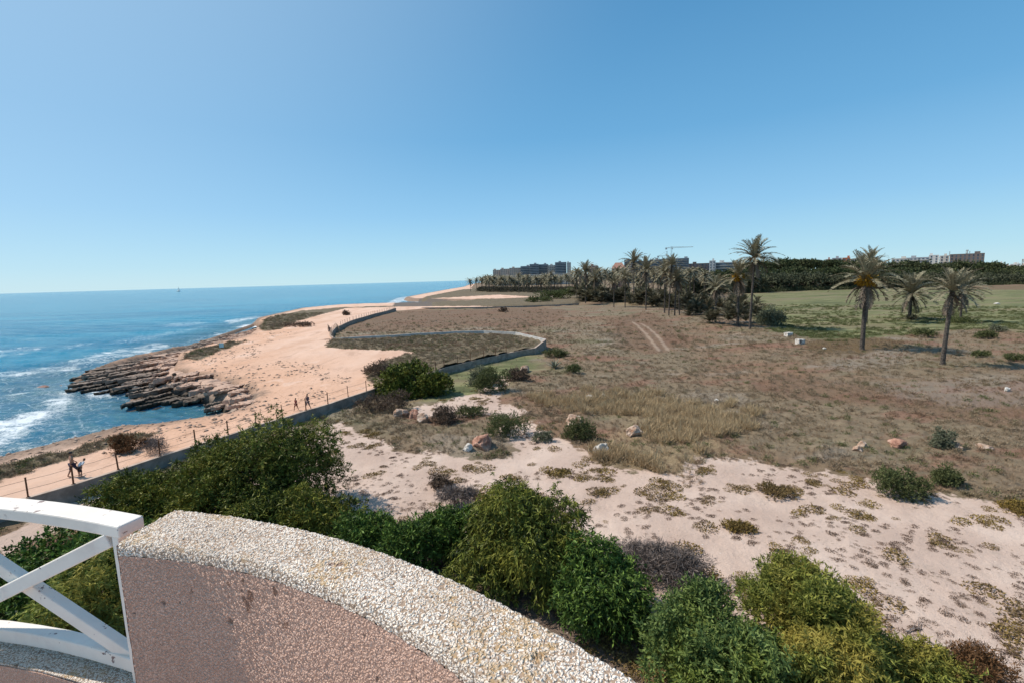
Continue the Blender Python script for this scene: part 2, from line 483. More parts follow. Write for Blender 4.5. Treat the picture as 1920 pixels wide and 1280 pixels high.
# ---------------------------------------------------------------- ground
def ground_material():
    t = NT('ground_soil_sand_scrub')
    A = {k: t.attr('g_' + k) for k in ('land', 'inl', 'rock', 'cveg', 'isand', 'green', 'rust', 'gold', 'grey', 'wet', 'rut', 'litter', 'patch')}
    nb = t.noise(.22, 8, .62); ns = t.noise(1.3, 6, .65); nf = t.noise(6.0, 6, .7); nl = t.noise(.035, 5, .6)
    nff = t.noise(28, 4, .7)
    def mask(a, amp, soft=.5, off=0.0, n=None):
        n_ = t.math('MULTIPLY', t.math('SUBTRACT', n if n is not None else nb, .5), amp)
        n2 = t.math('MULTIPLY', t.math('SUBTRACT', ns, .5), min(amp, 3.0))
        v = t.math('ADD', t.math('ADD', a, n_), t.math('ADD', n2, off))
        return t.rng(v, -soft, soft)
    # streaks lie across the plain, as wind and old furrows leave them
    stv = t.scaled(t.co(), (.10, .55, .3)); st = t.noise(1.0, 7, .65, stv)
    scrub = t.ramp(ns, [(.30, (.105, .076, .046)), (.46, (.165, .120, .075)), (.60, (.225, .165, .105)), (.78, (.32, .245, .165))])
    scrub2 = t.ramp(nf, [(.32, (.12, .092, .055)), (.5, (.175, .134, .085)), (.7, (.27, .21, .14))])
    scrub = t.mix(.45, scrub, scrub2)
    scrub = t.mix(t.rng(nl, .45, .62, 0, .55), scrub, (.20, .105, .062))
    n9 = t.noise(.085, 5, .6, t.scaled(t.co(), (.8, 1.7, 1))); n9b = t.noise(.06, 5, .6, t.scaled(t.co(), (1.0, 1.9, 3)))
    scrub = t.mix(t.rng(n9, .53, .61, 0, .75), scrub, t.mix(t.rng(nf, .35, .65), (.135, .066, .043), (.27, .145, .098)))
    scrub = t.mix(t.rng(n9b, .55, .64, 0, .6), scrub, t.mix(t.rng(nf, .35, .65), (.09, .088, .045), (.19, .17, .095)))
    scrub = t.mix(t.rng(n9, .44, .36, 0, .55), scrub, t.mix(t.rng(nf, .35, .65), (.19, .155, .12), (.32, .262, .205)))
    scrub = t.mix(t.rng(st, .56, .70, 0, .45), scrub, (.32, .25, .17))
    scrub = t.mix(t.rng(st, .46, .34, 0, .35), scrub, (.095, .088, .045))
    grn = t.mix(t.rng(st, .40, .62), (.085, .10, .034), (.24, .23, .105))
    grn = t.mix(t.rng(nf, .42, .62, 0, .5), grn, (.11, .125, .045))
    gs = t.noise(.045, 6, .65, t.scaled(t.co(), (.55, 1.6, 1)))
    grn = t.mix(t.rng(gs, .46, .60, 0, .8), grn, (.185, .145, .085))
    grn = t.mix(t.rng(gs, .46, .36, 0, .8), grn, (.055, .070, .024))
    rst = t.mix(t.rng(nf, .35, .65), (.10, .056, .034), (.20, .115, .070))
    gld = t.mix(t.rng(nf, .35, .65), (.15, .11, .06), (.29, .215, .125))
    gry = t.mix(t.rng(nf, .35, .65), (.19, .16, .135), (.28, .245, .21))
    c = scrub
    c = t.mix(t.math('MULTIPLY', mask(A['green'], 14, 3), .9), c, grn)
    c = t.mix(t.math('MULTIPLY', mask(A['rust'], 7, 1.6), .68), c, rst)
    c = t.mix(t.math('MULTIPLY', mask(A['patch'], 2.0, .5), .85), c, t.mix(t.rng(nf, .35, .65), (.07, .045, .018), (.15, .10, .045)))
    c = t.mix(t.math('MULTIPLY', mask(A['gold'], 6, 1.2), .7), c, gld)
    c = t.mix(t.math('MULTIPLY', mask(A['grey'], 8, 1.5), .35), c, gry)
    # pale inland sand with crusts, stains and dry mats
    sand = t.ramp(nb, [(.3, (.41, .285, .225)), (.5, (.49, .355, .285)), (.68, (.58, .44, .36))])
    sand = t.mix(t.rng(ns, .55, .72, 0, .55), sand, (.36, .27, .215))
    sand = t.mix(t.rng(nff, .40, .62, 0, .25), sand, (.65, .53, .445))
    speck = t.rng(t.noise(9, 3, .6), .60, .66)
    patchy = t.rng(t.noise(.7, 5, .65), .50, .62)
    sand = t.mix(t.math('MULTIPLY', t.math('MULTIPLY', speck, patchy), .75), sand, (.20, .145, .095))
    mi = mask(A['isand'], 5.0, .25)
    c = t.mix(mi, c, sand)
    c = t.mix(t.math('MULTIPLY', t.rng(t.math('ADD', A['rut'], t.math('MULTIPLY', t.math('SUBTRACT', ns, .5), 1.1)), -.25, .35), .5), c, (.42, .32, .24))
    # coast side
    wv = t.noise(1.0, 6, .6, t.scaled(t.co(), (.16, .05, .2)))
    cs = t.ramp(wv, [(.3, (.51, .30, .20)), (.5, (.62, .405, .295)), (.7, (.67, .465, .36))])
    cs = t.mix(t.rng(ns, .58, .75, 0, .4), cs, (.42, .25, .165))
    cs = t.mix(t.rng(nff, .45, .7, 0, .2), cs, (.72, .58, .48))
    er = t.math('MULTIPLY', t.rng(t.noise(.9, 6, .7, t.scaled(t.co(), (1.4, .7, 1)), 1.5), .54, .62), t.rng(t.math('ADD', A['rock'], t.math('MULTIPLY', nb, 16)), -9, 4))
    cs = t.mix(t.math('MULTIPLY', er, .8), cs, (.24, .145, .095))
    cs = t.mix(t.rng(t.math('ADD', A['rock'], t.math('MULTIPLY', nb, 10)), -22, 2, 0, .55), cs, (.60, .33, .20))
    pth = t.noise(.45, 6, .65, t.scaled(t.co(), (.45, .2, 1)), .8)
    cs = t.mix(t.rng(pth, .54, .66, 0, .6), cs, (.43, .26, .18))
    cs = t.mix(t.rng(pth, .42, .34, 0, .4), cs, (.70, .52, .42))
    shore = t.mix(t.rng(nf, .38, .62), (.085, .058, .038), (.25, .175, .13))
    cs = t.mix(t.math('MULTIPLY', mask(t.math('SUBTRACT', 5.0, A['land']), 7, 2.2), .85), cs, shore)
    cs = t.mix(t.math('MULTIPLY', mask(A['rock'], 6, 2), .8), cs, shore)
    cs = t.mix(mask(A['wet'], 3, .8), cs, t.mix(t.rng(nf, .35, .65), (.09, .07, .055), (.17, .135, .11)))
    cv = t.mix(t.rng(nf, .35, .65), (.085, .066, .040), (.20, .15, .095))
    cv = t.mix(t.rng(ns, .5, .68, 0, .5), cv, (.12, .105, .055))
    cs = t.mix(mask(A['cveg'], 2.6, .3), cs, cv)
    c = t.mix(t.math('MULTIPLY', mask(A['litter'], 3.0, .7), .85), c, t.mix(t.rng(nff, .4, .65), (.05, .034, .024), (.17, .115, .08)))  # dark brown soil; its tone also paints in deep shade under the bushes
    c = t.mix(t.rng(A['inl'], -.3, -.1), cs, c)
    h = t.math('ADD', t.math('MULTIPLY', nf, .5), t.math('ADD', t.math('MULTIPLY', nff, .22), t.math('MULTIPLY', t.noise(2.4, 5, .6), .6)))
    nr = t.bump(h, .8, .16)
    return t.done(c, .93, nr)
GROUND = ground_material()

def add_fields(P, f, lim=60):
    return {'g_' + k: np.clip(v, -lim, lim) for k, v in f.items()}

nA, nR = 780, 590
a = np.radians(np.linspace(-64, 64, nA)).astype(np.float32)
r = (3.0 * (9000 / 3.0) ** (np.linspace(0, 1, nR))).astype(np.float32)
rr, aa = np.meshgrid(r, a, indexing='ij')
P = np.stack([rr * np.sin(aa), rr * np.cos(aa)], -1).reshape(-1, 2)
f = fields(P)
Z = height(P, f)
idx = np.arange(nA * nR).reshape(nR, nA)
Q = np.stack([idx[:-1, :-1], idx[:-1, 1:], idx[1:, 1:], idx[1:, :-1]], -1).reshape(-1, 4)[:, ::-1]
keep = f['land'][Q].max(1) > -4
Q = Q[keep]
used, inv = np.unique(Q, return_inverse=True)
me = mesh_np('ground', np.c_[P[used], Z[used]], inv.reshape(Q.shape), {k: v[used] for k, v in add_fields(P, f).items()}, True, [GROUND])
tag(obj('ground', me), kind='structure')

# footpath sheet that closes the bank behind the low walls
def ribbon(name, line, width, step):
    L = [Vector((p[0], p[1], 0)) for p in line]
    pts = []
    for p, q in zip(L[:-1], L[1:]):
        n = max(1, int((q - p).length / step))
        pts += [p.lerp(q, i / n) for i in range(n)]
    pts.append(L[-1])
    nw = int(width / step) + 1
    PP = []
    for i, p in enumerate(pts):
        d = (pts[min(i + 3, len(pts) - 1)] - pts[max(i - 3, 0)]).normalized()
        n = Vector((-d.y, d.x, 0))
        for j in range(nw): PP.append((p + n * (.02 + j * width / (nw - 1)))[:2])
    PP = np.array(PP, dtype=np.float32)
    ff = fields(PP)
    z = height(PP, ff, True) + .03
    ff['inl'] = np.full(len(PP), -2.0, dtype=np.float32)
    jj = np.tile(np.arange(nw), len(pts))
    z = z - .12 * (jj == nw - 1)
    ii = np.arange(len(pts) * nw).reshape(len(pts), nw)
    q = np.stack([ii[:-1, :-1], ii[1:, :-1], ii[1:, 1:], ii[:-1, 1:]], -1).reshape(-1, 4)[:, ::-1]
    o = obj(name, mesh_np(name, np.c_[PP, z], q, add_fields(PP, ff), True, [GROUND]))
    return tag(o, kind='structure')
ribbon('footpath', wl, 3.2, .32)
ribbon('footpath', fw_, 3.4, .5)
ribbon('footpath', ww_, 3.6, .6)

# ---------------------------------------------------------------- sea
def water_material():
    t = NT('sea_water')
    land = t.attr('w_land'); foam = t.attr('w_foam')
    n1 = t.noise(.35, 6, .62, t.scaled(t.co(), (.55, 1.2, 1)), .8)
    n2 = t.noise(2.6, 6, .7, None, 1.2)
    lace = t.voro(.55, t.scaled(t.co(), (.8, 1.3, 1)), 'DISTANCE_TO_EDGE').outputs[0]
    # colour of the water body: deep, shallow over rock shelf, sandy turquoise towards the far beach
    big = t.noise(.018, 4, .5, t.scaled(t.co(), (.35, 1.3, 1)))
    deep = t.mix(t.rng(big, .38, .62), (.006, .145, .255), (.012, .21, .325))
    shal = (.055, .135, .150)
    near = t.rng(land, -26, -3, 0, .8)
    c = t.mix(near, deep, t.mix(t.rng(n1, .4, .65), (.028, .105, .165), shal))
    # foam
    th = t.math('SUBTRACT', .92, t.math('MULTIPLY', foam, .78))
    fz = t.math('ADD', t.math('MULTIPLY', n1, .50), t.math('MULTIPLY', n2, .50))
    fm = t.rng(t.math('SUBTRACT', fz, th), -.03, .15)
    lc = t.rng(lace, .10, .0)
    fm2 = t.math('MULTIPLY', t.math('MULTIPLY', lc, t.rng(foam, .12, .5)), .55)
    fm = t.math('MAXIMUM', fm, t.math('MULTIPLY', fm2, t.rng(n2, .42, .6)))
    c = t.mix(t.math('MULTIPLY', fm, .9), c, (.80, .83, .84))
    rg = t.math('ADD', .13, t.math('MULTIPLY', fm, .6))
    t.b.inputs['IOR'].default_value = 1.33
    t.b.inputs['Specular IOR Level'].default_value = .12
    w1 = t.noise(.55, 6, .62, t.scaled(t.co(), (.45, 1.25, 1)), .5)
    w2 = t.noise(3.2, 5, .6)
    w3 = t.noise(.06, 5, .6, t.scaled(t.co(), (.3, 1.2, 1)))
    h = t.math('ADD', t.math('ADD', t.math('MULTIPLY', w1, 1.1), t.math('MULTIPLY', w2, .22)), t.math('ADD', t.math('MULTIPLY', w3, 3.0), t.math('MULTIPLY', fm, .12)))
    return t.done(c, rg, t.bump(h, .85, .55))
WATER = water_material()
nA, nR = 560, 520
a = np.radians(np.linspace(-66, 6, nA)).astype(np.float32)
r = np.concatenate([(24.0 * (2200 / 24.0) ** np.linspace(0, 1, nR - 12)), np.geomspace(2600, 30000, 12)]).astype(np.float32)
rr, aa = np.meshgrid(r, a, indexing='ij')
P = np.stack([rr * np.sin(aa), rr * np.cos(aa)], -1).reshape(-1, 2)
fl = sd_poly(P, land_poly)
x, y = P[:, 0], P[:, 1]
rad = np.hypot(x, y)
wz = np.zeros(len(P), dtype=np.float32)
for k, (lam, amp, ang) in enumerate([(11, .16, 12), (7.3, .10, -8), (17, .13, 20), (4.1, .06, 28), (5.6, .07, -22), (2.7, .04, 5)]):
    ph = (x * math.sin(R(ang)) + y * math.cos(R(ang))) * 2 * math.pi / lam + 5 * fbm(x, y, 30, 40 + k, 2)
    s_ = np.sin(ph)
    wz += amp * (1 - 2 * np.abs(s_)) * smooth(lam * 40, lam * 12, rad)
wz *= (.35 + .9 * fbm(x, y, 18, 60, 2))
wz *= smooth(0, -3, fl) * .8 + .2
br = poly_at([(-60, 800), (0, 775), (60, 760), (110, 735), (150, 728), (160, 745), (130, 775), (80, 805), (20, 835), (-60, 860)], SEA)
foam = .60 * smooth(-9, -.3, fl) * smooth(900, 500, rad) * (.45 + .9 * fbm(x, y, 9, 70, 2))
near_p = poly_at([(-400, 700), (100, 690), (230, 730), (240, 800), (200, 850), (0, 900), (-400, 1000)], SEA)
foam = np.maximum(foam, .46 * smooth(-6, 6, sd_poly(P, near_p)) * (.55 + .8 * fbm(x, y, 7, 77, 3)))
foam = np.maximum(foam, .62 * smooth(-7, 4, sd_poly(P, br)) * (.7 + .6 * fbm(x, y, 5, 73, 3)))
rkm = sd_poly(P, poly_at([(-200, 720), (90, 700), (140, 695), (250, 668), (340, 648), (300, 640), (180, 660), (60, 690), (-200, 700)], SEA))
foam = np.maximum(foam, .58 * smooth(-3, 3, rkm))
for pts, v in (([(150, 860), (190, 835), (235, 815), (250, 822), (205, 848), (170, 868)], .30),
               ([(-80, 830), (60, 815), (180, 800), (230, 800), (230, 812), (150, 825), (-80, 870)], .50),
               ([(205, 640), (300, 624), (390, 609), (396, 612), (310, 631), (225, 646)], .50),
               ([(300, 608), (360, 602), (400, 604), (350, 612), (305, 613)], .52),
               ([(-60, 662), (40, 650), (100, 648), (60, 660), (-40, 675)], .52),
               ([(110, 648), (180, 640), (180, 646), (120, 654)], .52),
               ([(40, 636), (100, 630), (95, 636), (45, 641)], .40),
               ([(410, 602), (480, 592), (500, 594), (430, 608)], .60),
               ([(722, 568), (740, 559), (800, 551), (870, 538), (872, 542), (800, 556), (760, 565), (745, 572)], .62),
               ([(770, 570), (840, 566), (900, 567), (850, 573), (780, 575)], .6)):
    foam = np.maximum(foam, v * smooth(-1.5, 1.0, sd_poly(P, poly_at(pts, SEA)) * 30 / np.maximum(rad * .3, 30)))
calm = sd_poly(P, poly_at([(225, 762), (300, 752), (352, 752), (398, 772), (380, 800), (330, 812), (262, 826), (250, 790)], SEA))
foam *= 1 - .8 * smooth(-4, 3, calm)
idx = np.arange(nA * nR).reshape(nR, nA)
Q = np.stack([idx[:-1, :-1], idx[:-1, 1:], idx[1:, 1:], idx[1:, :-1]], -1).reshape(-1, 4)[:, ::-1]
Q = Q[fl[Q].min(1) < 5]
used, inv = np.unique(Q, return_inverse=True)
me = mesh_np('sea', np.c_[P[used], (SEA + wz)[used]], inv.reshape(Q.shape), {'w_land': np.clip(fl, -200, 60)[used], 'w_foam': foam[used]}, True, [WATER])
tag(obj('sea', me), kind='structure')

# ---------------------------------------------------------------- layered rock shelf on the shore
def rock_material():
    t = NT('layered_shore_rock')
    g = t.co()
    st = t.noise(1.0, 6, .6, t.scaled(g, (.9, .25, 1.5)))
    nf = t.noise(5, 6, .7)
    c = t.ramp(st, [(.32, (.085, .062, .046)), (.48, (.20, .148, .115)), (.66, (.37, .275, .215))])
    c = t.mix(t.rng(nf, .45, .7, 0, .5), c, (.17, .13, .10))
    sp = t.n('ShaderNodeSeparateXYZ'); t.l(g, sp.inputs[0])
    c = t.mix(t.rng(t.math('ADD', sp.outputs[2], t.math('MULTIPLY', nf, .8)), -1.1, -1.75), c, (.045, .036, .026))
    dry = t.attr('dry')
    c = t.mix(t.math('MULTIPLY', t.rng(t.math('ADD', dry, t.math('MULTIPLY', t.math('SUBTRACT', nf, .5), 1.2)), .35, .75), .8), c, (.56, .36, .26))
    return t.done(c, .8, t.bump(t.math('ADD', nf, st), .8, .12))
ROCK = rock_material()
cen = rock_poly.mean(0)
us, vs = np.arange(-52, 46, .19), np.arange(-52, 116, .36)
uu, vv = np.meshgrid(us, vs, indexing='ij')
P = (cen[None] + uu.reshape(-1, 1) * STR_U[None] + vv.reshape(-1, 1) * STR_V[None]).astype(np.float32)
fr = sd_poly(P, rock_poly); fld = sd_poly(P, land_poly)
u = uu.ravel(); v = vv.ravel()
wob = (fbm(u, v, 26, 81, 2) - .5) * 9 + (fbm(u, v, 2.4, 85, 3) - .5) * .8
w_ = (u + wob * .6) + .0035 * (v + 5) ** 2 * np.where(v > -5, -1, 0) * 0.35
n_lay = fbm(u, v, 7, 88, 3)
def ledge(w, per, ph, seg, seed):
    """tilted beds: each bed rises away from the sea to a broken edge; blocks along a bed sit a little unevenly"""
    q = w / per + ph; k = np.floor(q); t_ = q - k
    vs_ = v / seg + hash2(k, k * 0, seed) * 7 + (fbm(u, v, 1.5, seed + 4, 2) - .5) * .5
    blk = hash2(k, np.floor(vs_), seed + 1); frac = np.abs((vs_ % 1.0) - .5) * 2
    crack = smooth(.90, 1.0, frac)
    edge_ = .90 + .08 * blk
    prof = np.where(t_ < edge_, (t_ / edge_) ** 1.4, (1 - t_) / (1 - edge_))
    return prof * (.55 + .75 * blk) + (blk - .5) * .5 - crack * .35
def line_dist(P, V):
    d = np.full(len(P), 1e9)
    for a_, b_ in zip(V[:-1], V[1:]):
        e_ = b_ - a_; t_ = np.clip(((P - a_) @ e_) / (e_ @ e_), 0, 1)
        d = np.minimum(d, np.linalg.norm(P - a_ - t_[:, None] * e_, axis=1))
    return d
fi = line_dist(P, poly_at(rock_px[6:17], -.3))
sh = np.maximum(fld, 0) / (np.maximum(fld, 0) + fi + .01)
base = SEA - .30 + 2.25 * smooth(-.05, 1.0, sh + (n_lay - .5) * .35)
amp = smooth(1.0, .55, sh) * .8 + .2
z = base - .10 + (hash2(np.floor(w_ / .9 + 3), np.floor(v / 2.6 + hash2(np.floor(w_ / .9), 0 * v, 7) * 3), 611) - .5) * .34 + (fbm(u, v, .9, 91, 3) - .5) * .35
gap = fbm(u * 1.0 + 30, v * .5, 6, 95, 3)
z = z - .9 * smooth(.47, .36, gap) * smooth(.55, .15, sh)
z = np.where(fr < 0, z + fr * 1.1, z)
z = np.minimum(z, .05)
ii = np.arange(len(P)).reshape(len(us), len(vs))
Q = np.stack([ii[:-1, :-1], ii[1:, :-1], ii[1:, 1:], ii[:-1, 1:]], -1).reshape(-1, 4)
Q = Q[fr[Q].max(1) > -1.6]
used, inv = np.unique(Q, return_inverse=True)
me = mesh_np('rock_shelf', np.c_[P, z][used], inv.reshape(Q.shape), {'dry': smooth(.30, .9, sh + .5 * (n_lay - .5))[used]}, False, [ROCK])
shelf = tag(obj('rock_shelf', me), kind='structure')

# the beds themselves: long broken slabs, each tilted so that its undercut edge faces inland
def slab(cu, cv, L, W, T, ztop, dip, seed):
    rng = np.random.default_rng(seed)
    n, m_ = 24, 6
    tt = np.linspace(-1, 1, n)
    def edge(ph): return 1 + .28 * np.sin(tt * 5 + ph) + .2 * np.sin(tt * 13 + ph * 2) + rng.normal(size=n) * .20
    e1, e2 = edge(seed), edge(seed * 2.3)
    env = np.clip(1 - np.abs(tt) ** 3.2, .10, 1) ** .6
    cb = .35 * np.sin(tt * 1.7 + seed)
    V = []
    for i in range(n):
        for j in range(m_):
            q = j / (m_ - 1); off = (-(1 - q) * e1[i] + q * e2[i]) * W / 2 * env[i] + cb[i]
            zz = ztop + dip * off + rng.normal() * .055 - (.10 if j in (0, m_ - 1) else 0) * rng.random()
            V.append((off, tt[i] * L / 2 + rng.normal() * .10, zz))
    for (j, ins) in ((0, .05), (m_ - 1, .30)):
        for i in range(n):
            x_, y_, z_ = V[i * m_ + j]; V.append((x_ * (1 - ins), y_, z_ - T * rng.uniform(.8, 1.2)))
    F_ = []
    for i in range(n - 1):
        for j in range(m_ - 1): a0 = i * m_ + j; F_.append((a0, a0 + 1, a0 + m_ + 1, a0 + m_))
        p0 = n * m_ + i; F_.append((i * m_, i * m_ + m_, p0 + 1, p0))
        p1 = n * m_ + n + i; a0 = i * m_ + m_ - 1; F_.append((a0 + m_, a0, p1, p1 + 1))
    F_.append((0, n * m_, n * m_ + n, m_ - 1)); F_.append(((n - 1) * m_, n * m_ - 1, n * m_ + 2 * n - 1, n * m_ + n - 1))
    me = bpy.data.meshes.new('slab'); me.from_pydata(V, [], F_); me.materials.append(ROCK)
    at_ = me.attributes.new('dry', 'FLOAT', 'POINT'); at_.data.foreach_set('value', np.full(len(V), dryv, dtype=np.float32))
    o = obj('slab', me, shelf); o.location = (cu, cv, 0); return o
rs = random.Random(44); cnt = 0
gu = np.arange(-44, 42, 1.22)
for u0 in gu:
    v0 = -50 + rs.uniform(0, 6)
    while v0 < 112:
        L = rs.choice([rs.uniform(2, 5), rs.uniform(3, 7), rs.uniform(5, 11)]); vm = v0 + L / 2; uj = u0 + rs.uniform(-.5, .5)
        c_w = cen + uj * STR_U + vm * STR_V
        P_ = np.array([c_w, c_w + STR_V * L * .38, c_w - STR_V * L * .38], dtype=np.float32)
        fq = sd_poly(P_, rock_poly); lq = sd_poly(P_, land_poly); iq = line_dist(P_, poly_at(rock_px[6:17], -.3))
        v0 += L * rs.uniform(.72, 1.05)
        if fq[0] < .1 or fq.min() < -.5 or rs.random() < .08: continue
        sh_ = float(max(lq[0], 0) / (max(lq[0], 0) + iq[0] + .01)); dryv = float(np.clip((sh_ - .25) / .6 + rs.uniform(-.2, .2), 0, 1))
        W = rs.uniform(1.1, 2.6); zt = SEA + .36 + 1.92 * float(smooth(-.05, 1.0, np.array([sh_]))[0]) * .92 + rs.uniform(-.16, .24)
        o = slab(0, 0, L, W, rs.uniform(.28, .6), zt, rs.uniform(.04, .15), cnt); cnt += 1
        o.location = (float(c_w[0]), float(c_w[1]), 0); o.rotation_euler = (0, 0, math.atan2(-STR_V[0], STR_V[1]) + rs.uniform(-.20, .20))

# ---------------------------------------------------------------- low boundary walls with posts
CONC = simple('grey_concrete', (.20, .165, .135), (.33, .28, .235), 1.2, .9, .4, 14)
CONC_L = simple('pale_concrete', (.42, .40, .37), (.56, .53, .49), .8, .9, .4, 14)
RUST = simple('rusty_steel', (.11, .045, .022), (.20, .09, .045), 9, .8, .5, 60)
WOODP = simple('weathered_wood', (.20, .145, .10), (.33, .25, .18), 5, .9, .4, 40)
WIRE = simple('dull_wire', (.09, .06, .05), (.14, .10, .08), 9, .6)

CAPM = simple('dusty_wall_cap', (.36, .27, .21), (.47, .36, .29), 1.2, .9, .4, 14)
def wall_sweep(line, thick, depth, name, mat, parent, matf=None):
    mb = MB(); N = len(line)
    for i in range(N):
        p = Vector(line[i]); d = (Vector(line[min(i + 1, N - 1)]) - Vector(line[max(i - 1, 0)])); d.z = 0; d.normalize()
        n = Vector((-d.y, d.x, 0)) * thick / 2
        zt = p.z
        mb.v += [tuple(p - n), tuple(p + n), tuple(p + n - Vector((0, 0, depth))), tuple(p - n - Vector((0, 0, depth)))]
        if i:
            b = (i - 1) * 4; c = i * 4
            for k in range(4): mb.f.append((b + k, c + k, c + (k + 1) % 4, b + (k + 1) % 4))
    mb.f += [(0, 1, 2, 3), (N * 4 - 1, N * 4 - 2, N * 4 - 3, N * 4 - 4)]
    return mb.obj(name, mat, parent)

def post_mesh(h, w, mat):
    mb = MB(); mb.box((0, 0, h / 2), (w, w, h), 0, .96); mb.box((0, 0, h + .01), (w * 1.25, w * 1.25, .025))
    mb.box((0, 0, .02), (w * 2.0, w * 2.0, .04))
    return mesh_py('post', mb.v, mb.f, mat)

def boundary(line, posts, label, wallmat, postmat, ph, pw, thick=.28, depth=2.2, wires=(.55, 1.15), cat='wall', capmat=None):
    c = line[len(line) // 2]
    root = empty('boundary_wall', (c.x, c.y, 0), 0, label, cat)
    rel = [Vector((p.x - c.x, p.y - c.y, p.z)) for p in line]
    wall_sweep(rel, thick, depth, 'wall_base', wallmat, root)
    cop = [p + Vector((0, 0, .035)) for p in rel]
    wall_sweep(cop, thick + .04, .05, 'coping', capmat or CONC_L, root)
    if posts:
        pm = post_mesh(ph, pw, postmat)
        tops = []
        for q in posts:
            o = obj('post', pm, root, (q.x - c.x, q.y - c.y, q.z + .03))
            o.rotation_euler = (random.uniform(-.03, .03), random.uniform(-.04, .04), random.uniform(0, 1.5))
            tops.append(Vector((q.x - c.x, q.y - c.y, q.z)))
        for hz in wires:
            for p, q in zip(tops[:-1], tops[1:]):
                if (q - p).length < 9:
                    mb = MB(); mid = (p + q) / 2 + Vector((0, 0, hz - .04))
                    mb.tube([p + Vector((0, 0, hz)), mid, q + Vector((0, 0, hz))], .011, 4)
                    mb.obj('wire', WIRE, root)
    return root

mp = wl[1:]
# the ninth post, hidden by the shrubs, keeps the regular spacing
boundary(wl, mp[:-3], 'long low concrete wall with rusty fence posts running beside the pink footpath', CONC, RUST, 1.28, .075, capmat=CAPM)
boundary(fw_, [], 'pale plastered wall closing the far side of the scrubby tongue of land', CONC_L, RUST, 1.1, .07, wires=())
wp = []
for p, q in zip(ww_[:-1], ww_[1:]):
    n = max(1, int((q - p).length / 3.2)); wp += [p.lerp(q, i / n) for i in range(n)]
boundary(ww_, wp, 'dark low wall with pale timber fence posts along the wide sandy track', CONC, WOODP, 1.15, .10, wires=(.45, 1.05), capmat=CAPM)
boundary(bw_, [], 'low dark wall running along the back edge of the brown field by the bay', CONC, RUST, 1, .06, wires=(), depth=1.6, capmat=CONC)

# ---------------------------------------------------------------- balcony parapet and railing in the foreground
def stucco(name, grain, hollow, scale, disp, lichen, fine=False):
    t = NT(name)
    v = t.obco()
    nz = t.n('ShaderNodeTexNoise'); t.l(v, nz.inputs['Vector']); nz.inputs['Scale'].default_value = scale * .6; nz.inputs['Detail'].default_value = 2
    mv = t.n('ShaderNodeVectorMath', operation='MULTIPLY_ADD')
    t.l(nz.outputs['Color'], mv.inputs[0]); mv.inputs[1].default_value = (.010,) * 3; t.l(v, mv.inputs[2])
    vo = t.voro(scale, mv.outputs[0]); vo.feature = 'F1'
    d = vo.outputs['Distance']
    cell = t.n('ShaderNodeSeparateXYZ'); t.l(vo.outputs['Color'], cell.inputs[0])
    hgt = t.math('MULTIPLY', t.rng(d, .74, .12), t.math('ADD', .55, t.math('MULTIPLY', cell.outputs[0], .45)))
    cg = t.mix(t.rng(cell.outputs[1], .2, .9), grain, tuple(min(1, k * 1.12) for k in grain))
    c = t.mix(t.rng(hgt, .02, .40 if not fine else .6), hollow, cg)
    dn = t.rng(t.noise(3.2, 5, .7, v), .40, .70, 0, .35)
    c = t.mix(dn, c, hollow)
    if lichen:
        li = t.math('MULTIPLY', t.rng(t.noise(5.5, 6, .7, v), .46, .64), t.rng(t.noise(60, 3, .6, v), .42, .58))
        g = t.n('ShaderNodeNewGeometry'); sx = t.n('ShaderNodeSeparateXYZ'); t.l(g.outputs['True Normal'], sx.inputs[0])
        c = t.mix(t.math('MULTIPLY', t.math('MULTIPLY', li, t.rng(sx.outputs[2], .3, .7)), .62), c, (.44, .27, .10))
    pit = t.rng(t.noise(26, 2, .5, v), .70, .74)
    c = t.mix(t.math('MULTIPLY', pit, .7), c, tuple(k * .35 for k in hollow))
    pit2 = t.math('MULTIPLY', t.rng(t.noise(42, 2, .5, t.scaled(v, (1, 1, .55))), .66, .70), t.rng(t.noise(4.5, 3, .5, v), .46, .58))
    c = t.mix(t.math('MULTIPLY', pit2, .75), c, (.17, .085, .055))
    c = t.mix(t.rng(t.noise(1.4, 6, .75, t.scaled(v, (1, 1, .5))), .50, .72, 0, .30), c, tuple(k * .72 for k in hollow))
    hh = t.math('SUBTRACT', hgt, t.math('MULTIPLY', pit, .8))
    dp = t.n('ShaderNodeDisplacement'); t.l(hh, dp.inputs['Height']); dp.inputs['Midlevel'].default_value = .5; dp.inputs['Scale'].default_value = disp
    t.l(dp.outputs[0], t.out.inputs['Displacement'])
    mt = t.done(c, .9)
    mt.displacement_method = 'BOTH'
    return mt
ST_TOP = stucco('white_pebbled_stucco', (.78, .69, .60), (.35, .25, .18), 205, .0042, True)
ST_IN = stucco('pink_rough_stucco', (.62, .415, .325), (.44, .27, .20), 200, .0032, False, True)

